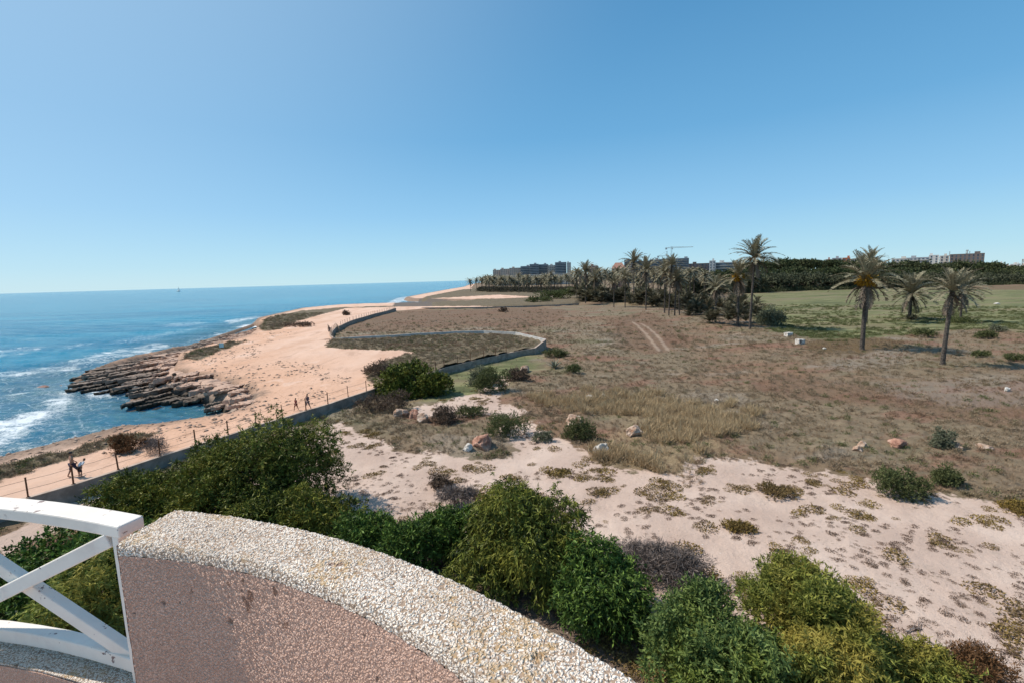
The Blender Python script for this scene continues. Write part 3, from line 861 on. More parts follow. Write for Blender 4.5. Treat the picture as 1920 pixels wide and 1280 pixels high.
CO, RO = Vector((-1.265, -.85, 0)), 2.02
CI, RI = Vector((-1.07, -.53, 0)), 1.51
TOPZ = CAM_H - .55
parapet = empty('balcony_parapet', (0, 0, 11.4), 0, 'curved balcony parapet of rough white and pinkish stucco in the foreground', 'wall')
pc = (0, 0, 11.4)
def io(ao, ai):
    return (CI + Vector((math.cos(R(ai)), math.sin(R(ai)), 0)) * RI, CO + Vector((math.cos(R(ao)), math.sin(R(ao)), 0)) * RO)
def parapet_part(name, prof, dang, mat, a0=78.4, a1=28.0, b0=82.9, b1=31.0):
    n = int((a0 - a1) / dang)
    V = []; m_ = len(prof)
    for i in range(n + 1):
        s_ = i / n
        pi_, po = io(a0 + (a1 - a0) * s_, b0 + (b1 - b0) * s_)
        for (k, off, z_) in prof:        # k: 0 inner edge .. 1 outer edge, off metres along the section, z
            p = pi_.lerp(po, k); d = (po - pi_).normalized()
            q = p + d * off
            V.append((q.x, q.y, TOPZ + z_ - 11.4))
    V = np.array(V)
    ii = np.arange(len(V)).reshape(n + 1, m_)
    q = np.stack([ii[:-1, :-1], ii[:-1, 1:], ii[1:, 1:], ii[1:, :-1]], -1).reshape(-1, 4)[:, ::-1]
    return obj(name, mesh_np(name, V, q, None, True, [mat]), parapet)
c_ = .012
prof = [(0, 0, -.03), (0, .0, -.022), (0, .001, -.012), (0, .004, -.005), (0, .009, -.001)]
prof += [(k, 0, .0) for k in np.linspace(.09, .93, 48)]
prof += [(1, -.010, -.001), (1, -.004, -.005), (1, -.001, -.012)] + [(1, 0, -z_) for z_ in np.linspace(.02, .22, 30)]
parapet_part('top', prof, .13, ST_TOP)
prof = [(0, .0, -1.05)] + [(0, .0, -z_) for z_ in np.linspace(.62, .03, 150)]
parapet_part('inner_face', prof, .13, ST_IN)
mb = MB()
pi_, po = io(78.4, 82.9)
# left end face, a fine grid of its own
nn = 60; V = []; 
for j in range(41):
    for i in range(nn + 1):
        p = pi_.lerp(po, i / nn); V.append((p.x, p.y, TOPZ - 11.4 - 1.05 * (1 - (j / 40))))
V = np.array(V); ii = np.arange(len(V)).reshape(41, nn + 1)
q = np.stack([ii[:-1, :-1], ii[:-1, 1:], ii[1:, 1:], ii[1:, :-1]], -1).reshape(-1, 4)
V[:, 2] = np.where(V[:, 2] > TOPZ - 11.4 - .001, TOPZ - 11.4 - .006, V[:, 2])
obj('end_face', mesh_np('end_face', V, q, None, True, [ST_IN]), parapet)
# body of the round balcony tower below the parapet: floor slab and outer wall
TOWER = simple('pink_tower_render', (.50, .38, .34), (.58, .46, .42), 2.0, .9, .5, 90)
mb = MB(); V = []; n = 72
for i in range(n):
    a_ = 2 * math.pi * i / n
    V.append((CO.x + (RO - .006) * math.cos(a_), CO.y + (RO - .006) * math.sin(a_)))
mb.add([(x, y, TOPZ - .24 - 11.4) for x, y in V] + [(x, y, -1.6 - 11.4) for x, y in V], [])
for i in range(n):
    a_ = 360 * i / n
    lo_only = 79.3 < a_ < 330
    mb.f.append((i, (i + 1) % n, n + (i + 1) % n, n + i)) if not (76 < a_ < 300) else None
mb.obj('outer_face', TOWER, parapet)
mb = MB()
V2 = [(CO.x + (RO - .02) * math.cos(2 * math.pi * i / n), CO.y + (RO - .02) * math.sin(2 * math.pi * i / n)) for i in range(n)]
mb.add([(x, y, TOPZ - 1.06 - 11.4) for x, y in V2] + [(x, y, TOPZ - 1.3 - 11.4) for x, y in V2],
       [tuple(range(n)), tuple(range(n, 2 * n))[::-1]] + [(i, n + i, n + (i + 1) % n, (i + 1) % n) for i in range(n)])
mb.obj('floor_slab', TOWER, parapet)
mb = MB()
V3 = [(CO.x + (RO - .05) * math.cos(2 * math.pi * i / n), CO.y + (RO - .05) * math.sin(2 * math.pi * i / n)) for i in range(n)]
mb.add([(x, y, TOPZ - 1.3 - 11.4) for x, y in V3] + [(x, y, -1.6 - 11.4) for x, y in V3], [(i, n + i, n + (i + 1) % n, (i + 1) % n) for i in range(n)])
mb.obj('tower_wall', TOWER, parapet)

def paint():
    t = NT('chipped_white_paint'); v = t.obco()
    c = t.mix(t.rng(t.noise(6, 4, .6, v), .35, .7), (.81, .73, .65), (.73, .64, .56))
    chip = t.math('MULTIPLY', t.rng(t.noise(30, 4, .65, v), .63, .66), t.rng(t.noise(9, 2, .5, v), .47, .53))
    c = t.mix(chip, c, (.22, .15, .14))
    dr = t.rng(t.noise(11, 6, .7, v), .52, .75, 0, .35)
    c = t.mix(dr, c, (.55, .45, .42))
    return t.done(c, .45, t.bump(t.math('SUBTRACT', t.math('MULTIPLY', t.noise(14, 3, .5, v), .5), chip), .35, .003))
PAINT = paint()
rail_line = [Vector(p) for p in ((-.942, 1.044, 0), (-1.02, 1.07, 0), (-1.138, 1.106, 0), (-1.24, 1.134, 0), (-1.341, 1.157, 0), (-1.45, 1.178, 0), (-1.56, 1.192, 0), (-1.70, 1.20, 0), (-1.90, 1.195, 0), (-2.1, 1.17, 0))]
railing = empty('balcony_railing', (0, 0, 11.4), 0, 'white painted railing with crossed bars beside the stucco parapet', 'railing')
def rail_sweep(name, z0, z1, w, mat, parent, inset=0.0, line=None, bevel=.004):
    mb = MB(); L = line or rail_line; N = len(L)
    for i, p in enumerate(L):
        d = (L[min(i + 1, N - 1)] - L[max(i - 1, 0)]).normalized(); n = Vector((d.y, -d.x, 0))
        if n.y < 0: n = -n
        a_ = p + n * inset; b_ = p + n * (inset + w)
        for q, z in ((a_, z0), (b_, z0), (b_, z1), (a_, z1)): mb.v.append((q.x, q.y, z - 11.4))
        if i:
            b = (i - 1) * 4; c = i * 4
            for k in range(4): mb.f.append((b + k, b + (k + 1) % 4, c + (k + 1) % 4, c + k))
    mb.f += [(0, 3, 2, 1), (N * 4 - 4, N * 4 - 3, N * 4 - 2, N * 4 - 1)]
    o = mb.obj(name, mat, parent, smooth_sh=False, bevel=bevel)
    return o
rail_sweep('top_rail', TOPZ - .034, TOPZ - .002, .058, PAINT, railing)
rail_sweep('bottom_rail', TOPZ - .405, TOPZ - .365, .034, PAINT, railing, .008)
def rp(s):                   # point along the railing by distance from its right end
    for a_, b_ in zip(rail_line[:-1], rail_line[1:]):
        L = (b_ - a_).length
        if s <= L: return a_.lerp(b_, s / L)
        s -= L
    return rail_line[-1]
def in_rail(s, off): 
    a_ = rp(s); d = (rp(s + .02) - rp(s)).normalized(); n = Vector((-d.y, d.x, 0))
    if n.y < 0: n = -n
    return a_ + n * off
for s0 in (.022, .74, 1.29):
    p = in_rail(s0, .020); MB().box((p.x, p.y, TOPZ - .232 - 11.4), (.022, .036, .40), math.atan2(-.29, 1) + (0 if s0 < .5 else .2)).obj('post', PAINT, railing, bevel=.003)
def diag(s0, z0, s1, z1, off, name='cross_bar'):
    p = in_rail(s0, off); q = in_rail(s1, off)
    mb = MB(); mb.beam((p.x, p.y, TOPZ + z0 - 11.4), (q.x, q.y, TOPZ + z1 - 11.4), .024, .036, (0, 0, 1)); return mb.obj(name, PAINT, railing, bevel=.003)
for s0, s1 in ((.036, .725), (.76, 1.27)):
    diag(s0, -.385, s1, -.035, .030)
    diag(s0 + .01, -.045, s1, -.375, .012)
curb = rail_sweep('curb', TOPZ - 1.06, TOPZ - .43, .085, ST_IN, parapet, -.035, bevel=0)
o = rail_sweep('curb_top', TOPZ - .429, TOPZ - .424, .081, ST_TOP, parapet, -.033, bevel=0)

# ---------------------------------------------------------------- foliage
def leaf_arrays(C, D, L, W, bend=.25, rng=RNG):
    """leaf blades: base C, direction D, length L, width W -> quads"""
    n = len(C)
    D = D / np.maximum(np.linalg.norm(D, axis=1, keepdims=True), 1e-6)
    rv = rng.normal(size=(n, 3))
    S = np.cross(D, rv); S /= np.maximum(np.linalg.norm(S, axis=1, keepdims=True), 1e-6)
    Nn = np.cross(D, S)
    L = np.broadcast_to(L, (n,))[:, None]; W = np.broadcast_to(W, (n,))[:, None]
    tip = C + D * L + Nn * L * bend * rng.uniform(-.6, 1, (n, 1))
    mid = C + D * L * .45
    V = np.stack([C, mid - S * W / 2, tip, mid + S * W / 2], 1).reshape(-1, 3)
    F_ = np.arange(4 * n).reshape(n, 4)
    return V, F_

def bush_mesh(name, blobs, nspray, per, ll, lw, mat, droop=.35, seed=1, shell=.34, twig=.42, low=.15, up=.45, lump=.22, lobes=9):
    rng = np.random.default_rng(seed)
    bl = np.array(blobs, dtype=float)      # cx cy cz rx ry rz
    if lobes:
        sub = []
        for q in bl:
            for _ in range(lobes):
                dd = rng.normal(size=3); dd[2] = dd[2] * .8 + .25; dd /= np.linalg.norm(dd)
                s_ = rng.uniform(.20, .56)
                sub.append([*(q[:3] + dd * q[3:6] * (1.06 - s_ * .45)), *(q[3:6] * s_ * np.array([1, 1, 1.1]))])
        bl = np.r_[bl * np.array([1, 1, 1, .76, .76, .76]), np.array(sub)]
    wgt = (bl[:, 3] * bl[:, 4] + bl[:, 3] * bl[:, 5]); wgt /= wgt.sum()
    k = rng.choice(len(bl), nspray, p=wgt)
    d = rng.normal(size=(nspray, 3)); d /= np.linalg.norm(d, axis=1, keepdims=True)
    flip = (d[:, 2] < -.25) & (rng.random(nspray) < .6); d[flip, 2] *= -1
    b = bl[k]
    lum = 1 + lump * (np.sin(d[:, 0] * 5 + k * 1.3) * np.sin(d[:, 1] * 6 + k) + np.sin(d[:, 2] * 7 + d[:, 0] * 4 + k * 2.1)) * .6
    rad = (1 - shell * rng.random(nspray) ** 1.6) * lum
    out = rng.random(nspray) < .17
    rad = np.where(out, rad * rng.uniform(1.05, 1.48, nspray), rad)
    p = b[:, :3] + d * b[:, 3:6] * rad[:, None]
    ok = p[:, 2] > low
    p, d = p[ok], d[ok]; ns = len(p)
    tw = d + np.array([0, 0, up]) + rng.normal(size=(ns, 3)) * .45
    tw /= np.linalg.norm(tw, axis=1, keepdims=True)
    t = rng.random((ns, per, 1))
    tl = twig * rng.uniform(.6, 1.3, (ns, 1, 1))
    base = p[:, None] + tw[:, None] * t * tl + np.array([0, 0, -1.]) * (t ** 2) * droop * tl
    dirr = tw[:, None] * .7 + rng.normal(size=(ns, per, 3)) * .65 + np.array([0, 0, -1.]) * droop * 1.1
    tint = np.clip(rng.beta(1.6, 2.2, (ns, 1)) * .9 + rng.normal(size=(ns, per)) * .18, 0, 1)
    C = base.reshape(-1, 3); D = dirr.reshape(-1, 3)
    V, F_ = leaf_arrays(C, D, ll * rng.uniform(.6, 1.25, len(C)), lw * rng.uniform(.7, 1.3, len(C)), rng=rng)
    me = mesh_np(name, V, F_, {'tint': np.repeat(tint.reshape(-1), 4)}, False, [mat])
    return me

BARK = simple('brown_bark', (.085, .062, .045), (.17, .13, .095), 3, .95, .6, 30)
TWIG = simple('grey_twigs', (.13, .105, .095), (.24, .20, .18), 5, .95)
def limbs(name, blobs, parent, mat=BARK, r0=.11, seed=3, n=9):
    rnd = random.Random(seed); mb = MB()
    cx = sum(b[0] for b in blobs) / len(blobs); cy = sum(b[1] for b in blobs) / len(blobs)
    for i in range(n):
        b = blobs[i % len(blobs)]
        base = Vector((cx + (b[0] - cx) * .45 + rnd.uniform(-.2, .2), cy + (b[1] - cy) * .45 + rnd.uniform(-.2, .2), -.35))
        tip = Vector((b[0] + rnd.uniform(-.6, .6) * b[3], b[1] + rnd.uniform(-.6, .6) * b[4], b[2] + rnd.uniform(.1, .75) * b[5]))
        mid = base.lerp(tip, .5) + Vector((rnd.uniform(-.2, .2), rnd.uniform(-.2, .2), .15))
        mb.tube([base, mid, tip], [r0 * rnd.uniform(.7, 1.1), r0 * .55, r0 * .15], 6)
        for j in range(3):
            q = mid.lerp(tip, rnd.uniform(.1, .8)); e = q + Vector((rnd.uniform(-.5, .5) * b[3], rnd.uniform(-.5, .5) * b[4], rnd.uniform(.1, .4) * b[5]))
            mb.tube([q, e], [r0 * .28, r0 * .08], 5)
    return mb.obj(name, mat, parent)

L_DARK = leafmat('leaf_dark_evergreen', (.014, .026, .008), (.23, .25, .045), (.21, .20, .035), .5, .07)
L_GREEN = leafmat('leaf_mid_green', (.016, .036, .010), (.19, .285, .055), None, .5, .12)
L_OLIVE = leafmat('leaf_olive_yellow', (.085, .105, .026), (.34, .35, .072), (.36, .29, .065), .55, .25)
L_BLUE = leafmat('leaf_blue_green', (.045, .078, .024), (.24, .31, .095), (.21, .25, .05), .5, .22)
L_GREY = leafmat('dry_grey_twigs', (.11, .088, .078), (.27, .225, .205), None, .9, .0)
L_RUSTY = leafmat('rusty_dry_leaf', (.10, .052, .024), (.24, .125, .060), None, .8, .1)
L_SCRUB = leafmat('scrub_leaf', (.175, .135, .085), (.38, .295, .195), None, .9, .1, .4, True)
L_DRY = leafmat('dry_grass_blade', (.34, .24, .14), (.68, .52, .31), None, .85, .15, .25)
L_MAT = leafmat('creeping_mat_leaf', (.13, .085, .028), (.32, .225, .05), None, .7, .1, .55)
L_GSC = leafmat('green_scrub_leaf', (.055, .072, .026), (.18, .195, .075), None, .7, .15, .15)

def bush(px, py, z, rx, ry, rz, mat, label, n=1600, per=9, ll=.17, lw=.030, kind='shrub', extra=(), seed=1, group=None, droop=.35, limb=True, lump=.22, **kw):
    """a shrub whose crown centre was surveyed at (px, py), height z above datum; further lobes are offsets in metres"""
    c = at(px, py, z)
    g = ground_z(c.x, c.y)
    root = empty(kind, (c.x, c.y, g), 0, label, kw.pop('cat', 'shrub'), group)
    G = kw.pop('grow', 1.0)
    bl = [(0, 0, z - g, rx * G, ry * G, rz * G)] + [(a_ * G, b_ * G, z - g + c_2, r1 * G, r2 * G, r3 * G) for a_, b_, c_2, r1, r2, r3 in extra]
    obj('foliage', bush_mesh('foliage', bl, int(n * .85), per, ll * 1.25, lw * 1.75, mat, seed=seed, droop=droop, lump=lump, **kw), root)
    if limb: limbs('branches', bl, root, seed=seed)
    return root

# the great bushes under the balcony
bush(535, 872, 1.9, 2.0, 2.0, 2.1, L_DARK, 'tallest dark evergreen bush with weeping edge beside the pale sand', 4500, 10, .20, .034, grow=1.32, seed=2,
     extra=[(-1.5, -.6, -.3, 1.6, 1.6, 1.5), (.5, -1.2, -1.6, 2.0, 1.7, 1.5), (.8, .2, -.9, 1.7, 1.6, 1.7), (-.1, .2, .5, 1.3, 1.3, 1.2)], droop=.6)
bush(400, 905, 1.2, 2.2, 2.0, 1.7, L_DARK, 'olive green bush along the low wall between the tall bush and the footpath', 4500, 10, .20, .036, grow=1.12, seed=3,
     extra=[(1.2, .9, .1, 1.4, 1.3, 1.2), (-1.9, -.5, -.5, 1.7, 1.6, 1.3), (.9, -1.6, -.9, 1.9, 1.5, 1.3), (-.6, 1.2, .0, 1.4, 1.2, 1.1)], droop=.2)
bush(270, 930, .6, 1.7, 1.5, 1.2, L_DARK, 'rounded green bush growing right behind the white rail and below the wall', 2850, 9, .20, .036, grow=1.12, seed=4,
     extra=[(-.7, -1.3, -.3, 1.5, 1.2, 1.0), (1.5, -1.0, -.2, 1.6, 1.4, 1.1)], droop=.15)
bush(90, 1090, .2, 2.4, 2.2, 1.2, L_GREEN, 'leafy mid green creeper mound seen through the crossed white bars', 4800, 9, .17, .05, grow=1.32, seed=5,
     extra=[(2.6, -.6, .2, 1.5, 1.7, 1.3), (-2.3, -.4, -.2, 2.0, 1.8, 1.0), (.2, -2.1, -.1, 2.4, 1.5, 1.1), (.8, 1.6, -.2, 1.9, 1.3, .9)], droop=.1)
bush(205, 1130, .8, 1.1, 1.6, 1.5, L_OLIVE, 'yellowish weeping bush close to the parapet end seen between white bars', 2550, 10, .20, .030, grow=1.32, seed=6,
     extra=[(.3, -1.5, -.3, 1.1, 1.2, 1.4), (.5, 1.2, 0, 1.2, 1.0, 1.1)], droop=.8)
bush(700, 1003, .3, 1.3, 1.2, 1.15, L_GREEN, 'leafy green shrub with upright sprigs just above the curved parapet', 2250, 9, .17, .036, grow=0.95, seed=7,
     extra=[(-1.1, .2, -.4, 1.0, .9, 1.0), (.9, -.7, -.3, 1.3, 1.0, 1.0)], up=1.0, droop=.1)
bush(805, 1010, .4, 1.5, 1.3, 1.2, L_GREEN, 'second leafy green shrub between the sprigs and the big weeping bush', 2850, 9, .17, .036, grow=1.05, seed=8,
     extra=[(-1.0, -.8, -.4, 1.2, 1.0, 1.0), (.7, .6, -.1, 1.2, 1.1, 1.1)], up=.9, droop=.1)
bush(965, 990, 1.2, 1.9, 1.7, 1.6, L_DARK, 'biggest weeping wattle in the centre with olive top and black shaded hollow', 6300, 11, .20, .028, grow=1.25, seed=9,
     extra=[(-.8, -1.1, -.7, 1.5, 1.2, 1.5), (1.1, -.5, -.4, 1.6, 1.5, 1.5), (.4, -1.4, -1.0, 1.5, 1.0, 1.4), (-.2, .5, .3, 1.2, 1.2, 1.0)], droop=1.1)
bush(1120, 1085, .5, 1.5, 1.4, 1.3, L_GREEN, 'rounded bright green bush on the shaded flank of the weeping wattle', 3900, 10, .16, .034, grow=1.08, seed=10,
     extra=[(.7, -.6, -.2, 1.2, 1.1, 1.2), (-.5, -.7, -.4, 1.1, .9, 1.1), (-.4, .6, .1, 1.2, 1.0, 1.0)], droop=.7)
bush(1325, 1222, .3, 1.55, 1.35, 1.15, L_BLUE, 'blue green broad bush at the foot of the picture by the parapet', 4500, 10, .15, .034, grow=1.1, seed=11,
     extra=[(-.8, .2, -.4, 1.1, 1.0, .9), (.5, .9, -.1, 1.2, 1.0, 1.0), (.2, -1.0, 0, 1.4, 1.0, 1.1)], up=.9, droop=.1)
bush(1500, 1132, .6, 1.5, 1.4, 1.25, L_OLIVE, 'yellow olive feathery bush rising highest over the pale sand', 4500, 10, .17, .026, grow=1.0, seed=12,
     extra=[(-.9, .4, -.2, 1.1, 1.0, 1.0), (.6, -.8, -.4, 1.2, 1.1, 1.1), (-.1, -.9, -.1, 1.2, 1.0, 1.1), (.5, .4, .1, .9, .9, .9)], up=1.0, droop=.15, lump=.3)
bush(1570, 1262, .2, 1.3, 1.1, 1.0, L_OLIVE, 'ochre drooping bush in front of the feathery olive one', 3000, 10, .17, .026, grow=0.95, seed=13,
     extra=[(.8, .2, -.3, 1.0, .9, .8), (-.9, -.3, 0, 1.0, .9, 1.0)], droop=.7)
bush(1705, 1245, -.35, 1.2, .8, .55, L_OLIVE, 'low spreading yellow bush trailing onto the sand near the corner', 1950, 9, .15, .024, grow=0.85, seed=14, extra=[(-.9, .3, .0, .8, .7, .5), (.5, -.7, 0, 1.0, .6, .5)], low=.05, limb=False)
bush(1835, 1268, -.4, .75, .5, .45, L_RUSTY, 'small rusty brown dry shrub at the lower corner of the sand', 900, 10, .12, .018, seed=15, up=1.0, droop=0, low=.03, limb=False)
bush(1262, 1062, -.35, 1.25, .8, .65, L_GREY, 'tangled grey leafless brushwood between the green and olive bushes', 1700, 9, .26, .014, seed=16, extra=[(-1.1, .8, -.1, 1.0, .6, .5), (.4, -.5, 0, .8, .6, .5), (-1.9, 1.2, -.15, .8, .6, .4)], low=.02, droop=.3, limb=False)
bush(858, 930, -.45, .85, .5, .42, L_GREY, 'small patch of grey dry brush behind the leafy green shrubs', 600, 9, .22, .014, seed=17, low=.02, droop=.2, limb=False)
bush(290, 855, -.2, .9, .6, 1.0, L_GREY, 'bare twiggy shrub standing against the low wall by the footpath', 360, 7, .36, .012, seed=18, low=.02, up=1.3, droop=0, limb=False, twig=.6)
bush(560, 965, .2, 2.0, 1.6, 1.2, L_DARK, 'dark shaded bush at the foot of the tallest evergreen above the parapet', 3000, 9, .20, .034, grow=1.15, seed=19, extra=[(1.8, -.3, -.3, 1.2, 1.0, 1.0), (-1.9, -.3, 0, 1.6, 1.2, 1.1)], droop=.5)

bush(775, 716, .5, 3.6, 2.6, 2.0, L_DARK, 'big dark round evergreen bush straddling the low concrete wall', 4600, 9, .26, .085, seed=21,
     extra=[(-2.4, -.8, -.8, 2.2, 1.8, 1.3), (2.4, -.7, -.7, 2.0, 1.8, 1.4), (0, -1.6, -1.0, 3.0, 1.4, 1.4)], low=.0, droop=.1)

# ---------------------------------------------------------------- scattered ground plants (mass vegetation nobody could count)
def proto(name, kind, mat, seed):
    rng = np.random.default_rng(seed)
    if kind == 'grass':
        n = 26
        C = np.c_[rng.normal(size=(n, 2)) * .09, np.zeros(n)]
        D = np.c_[rng.normal(size=(n, 2)) * .38, np.ones(n)]
        V, F_ = leaf_arrays(C, D, rng.uniform(.35, .75, n), .022, .5, rng)
    elif kind == 'scrub':
        n = 90
        d = rng.normal(size=(n, 3)); d[:, 2] = np.abs(d[:, 2]); d /= np.linalg.norm(d, axis=1, keepdims=True)
        C = d * np.array([.42, .42, .30]) * rng.uniform(.35, 1, (n, 1)) * (1 + .25 * rng.normal(size=(n, 1)))
        C[:, 2] = np.maximum(C[:, 2], .0)
        V, F_ = leaf_arrays(C, d + rng.normal(size=(n, 3)) * .7, rng.uniform(.10, .22, n), .05, .3, rng)
    elif kind == 'mat':
        n = 170
        rad = np.sqrt(rng.random(n)) * .40; an = rng.random(n) * 6.283
        C = np.c_[rad * np.cos(an) * 1.25, rad * np.sin(an), rng.random(n) ** 2 * .20 * (1.1 - rad / .42)]
        V, F_ = leaf_arrays(C, np.c_[rng.normal(size=(n, 2)), rng.uniform(.0, .8, n)], rng.uniform(.07, .14, n), .05, .3, rng)
    elif kind == 'stone':
        P_ = []
        V = np.array([(1, 0, 0), (-1, 0, 0), (0, 1, 0), (0, -1, 0), (0, 0, .6), (0, 0, -.4)]) * rng.uniform(.6, 1.2, (6, 1)) * .07
        F_ = np.array([(0, 2, 4), (2, 1, 4), (1, 3, 4), (3, 0, 4), (2, 0, 5), (1, 2, 5), (3, 1, 5), (0, 3, 5)])
    tint = np.repeat(np.clip(rng.normal(.5, .28, len(F_)), 0, 1), 4)[:len(V)] if kind != 'stone' else np.zeros(len(V))
    me = mesh_np(name, V, F_, {'tint': tint}, False, [mat])
    return bpy.data.objects.new(name, me)

def scatter(name, protos, P, scl, label=None):
    """points carry size and turn; geometry nodes set one plant on each"""
    c = bpy.data.collections.new(name + '_kinds')
    for o in protos: c.objects.link(o)
    Pn = np.asarray(P, dtype=np.float32)
    f_ = fields(Pn); z = height(Pn, f_)
    me = bpy.data.meshes.new(name)
    me.vertices.add(len(Pn)); me.vertices.foreach_set('co', np.c_[Pn, z - .02].astype(np.float32).ravel())
    for n_, v_ in (('size', scl), ('turn', RNG.random(len(Pn)) * 6.283)):
        a_ = me.attributes.new(n_, 'FLOAT', 'POINT'); a_.data.foreach_set('value', np.asarray(v_, dtype=np.float32))
    a_ = me.attributes.new('pick', 'INT', 'POINT'); a_.data.foreach_set('value', RNG.integers(0, len(protos), len(Pn)).astype(np.int32))
    o = obj(name, me); tag(o, kind='stuff')
    ng = bpy.data.node_groups.new(name + '_set', 'GeometryNodeTree')
    ng.interface.new_socket('Geometry', in_out='INPUT', socket_type='NodeSocketGeometry')
    ng.interface.new_socket('Geometry', in_out='OUTPUT', socket_type='NodeSocketGeometry')
    N = ng.nodes.new; Lk = ng.links.new
    gi, go = N('NodeGroupInput'), N('NodeGroupOutput')
    ip = N('GeometryNodeInstanceOnPoints'); ci = N('GeometryNodeCollectionInfo')
    ci.inputs['Collection'].default_value = c; ci.inputs['Separate Children'].default_value = True; ci.inputs['Reset Children'].default_value = True
    ip.inputs['Pick Instance'].default_value = True
    def na(n_, ty='FLOAT'):
        q = N('GeometryNodeInputNamedAttribute'); q.data_type = ty; q.inputs['Name'].default_value = n_; return q.outputs['Attribute']
    cx = N('ShaderNodeCombineXYZ'); Lk(na('turn'), cx.inputs[2])
    er = N('FunctionNodeEulerToRotation'); Lk(cx.outputs[0], er.inputs[0])
    Lk(gi.outputs[0], ip.inputs['Points']); Lk(ci.outputs[0], ip.inputs['Instance'])
    Lk(na('pick', 'INT'), ip.inputs['Instance Index']); Lk(er.outputs[0], ip.inputs['Rotation']); Lk(na('size'), ip.inputs['Scale'])
    Lk(ip.outputs[0], go.inputs[0])
    md = o.modifiers.new('plants', 'NODES'); md.node_group = ng
    return o

def fan(n, r0, r1, a0=-58, a1=58, k=.35):
    """random places on the plain, thinning out with distance"""
    u = RNG.random(n)
    r_ = (r0 ** k + u * (r1 ** k - r0 ** k)) ** (1 / k)
    a_ = np.radians(RNG.uniform(a0, a1, n))
    return np.stack([r_ * np.sin(a_), r_ * np.cos(a_)], -1).astype(np.float32)

P = fan(190000, 16, 230)
F0 = fields(P)
x, y = P[:, 0], P[:, 1]
rd = np.hypot(x, y)
nn1 = fbm(x, y, 6, 201, 4); nn2 = fbm(x, y, 1.4, 211, 3)
edge = F0['isand'] + (nn1 - .5) * 5
inl = (F0['inl'] > .5) & (F0['land'] > 1)
cveg = (F0['inl'] < -.3) & (F0['cveg'] + (nn2 - .5) * 2 > 0) & (F0['land'] > .3)
scrubby = inl & (edge < -.2) & (F0['green'] < -2) & (F0['rut'] < -.6)
rnd = RNG.random(len(P))
far_s = np.clip(rd / 80, 1, 1.5)
fade = smooth(215, 70, rd) * .9 + .1
rnd_keep = RNG.random(len(P)) < fade
sel = (scrubby & (rnd < .15) & (nn1 > .46) & rnd_keep) | (cveg & (rnd < .5))
scatter('low_scrub', [proto('scrub_plant', 'scrub', L_SCRUB, s_) for s_ in range(5)], P[sel], (.35 + .75 * RNG.random(sel.sum()) ** 1.6) * far_s[sel])
goldm = inl & (edge < 0) & (F0['gold'] + (nn2 - .5) * 5 + (nn1 - .5) * 14 > 0)
sel = goldm & (rnd < .95)
scatter('golden_grass', [proto('grass_tuft', 'grass', L_DRY, 20 + s_) for s_ in range(5)], P[sel], (.5 + .9 * RNG.random(sel.sum())) * far_s[sel] * (.75 + .6 * smooth(.4, .6, nn2[sel])))
sel = (scrubby & (rnd > .76) | inl & (F0['green'] > -2) & (rnd > .96)) & rnd_keep & ~goldm
L_SHORT = leafmat('brown_dry_blade', (.20, .135, .085), (.50, .365, .24), None, .9, .1, .2, True)
scatter('short_brown_grass', [proto('brown_tuft', 'grass', L_SHORT, 30 + s_) for s_ in range(5)], P[sel], (.4 + .7 * RNG.random(sel.sum())) * far_s[sel] * .65)
sel = inl & (F0['green'] > -1) & (rnd < .34) & (nn1 > .42) & (rd > 90) | scrubby & (rnd > .30) & (rnd < .325) & (nn1 < .50) & rnd_keep | cveg & (rnd > .94)
scatter('green_undergrowth', [proto('green_plant', 'scrub', L_GSC, 40 + s_) for s_ in range(4)], P[sel], (.35 + .7 * RNG.random(sel.sum())) * far_s[sel])
P2 = fan(60000, 12, 75, -30, 60, .5)
G0 = fields(P2)
x, y = P2[:, 0], P2[:, 1]
cl = fbm(x, y, 1.7, 301, 3); cl2 = fbm(x, y, 9, 311, 2)
edge = G0['isand'] + (cl2 - .5) * 4
rightw = smooth(0, 26, x - (y - 25) * .2)
rn = RNG.random(len(P2))
sel = (G0['inl'] > 1) & (edge > -.3) & (cl + .10 * rightw + .08 * smooth(6, 0, edge) + .45 * (fbm(x, y, 7, 341, 3) - .5) > .635) & (rn < .12)
scatter('creeping_mats', [proto('mat_plant', 'mat', L_MAT, 60 + s_) for s_ in range(5)], P2[sel], .35 + 1.15 * RNG.random(sel.sum()) ** 1.8)
sel = (G0['inl'] > 1) & (edge > -.3) & (rn > .62) & (fbm(x, y, 1.8, 321, 3) + .35 * (fbm(x, y, 8, 331, 3) - .5) > .50 - .06 * rightw)
scatter('dry_specks', [proto('speck_plant', 'mat', leafmat('dark_dry_plant', (.085, .05, .035), (.22, .15, .11)), 70 + s_) for s_ in range(4)], P2[sel], .10 + .50 * RNG.random(sel.sum()) ** 2.2)
STONEP = simple('pale_pebble', (.45, .36, .30), (.66, .58, .51), 3, .9)
sel = (G0['inl'] > 1) & (edge > -.3) & (rn > .30) & (rn < .36)
scatter('loose_pebbles', [proto('pebble', 'stone', STONEP, 80 + s_) for s_ in range(4)], P2[sel], .25 + 1.0 * RNG.random(sel.sum()) ** 3)

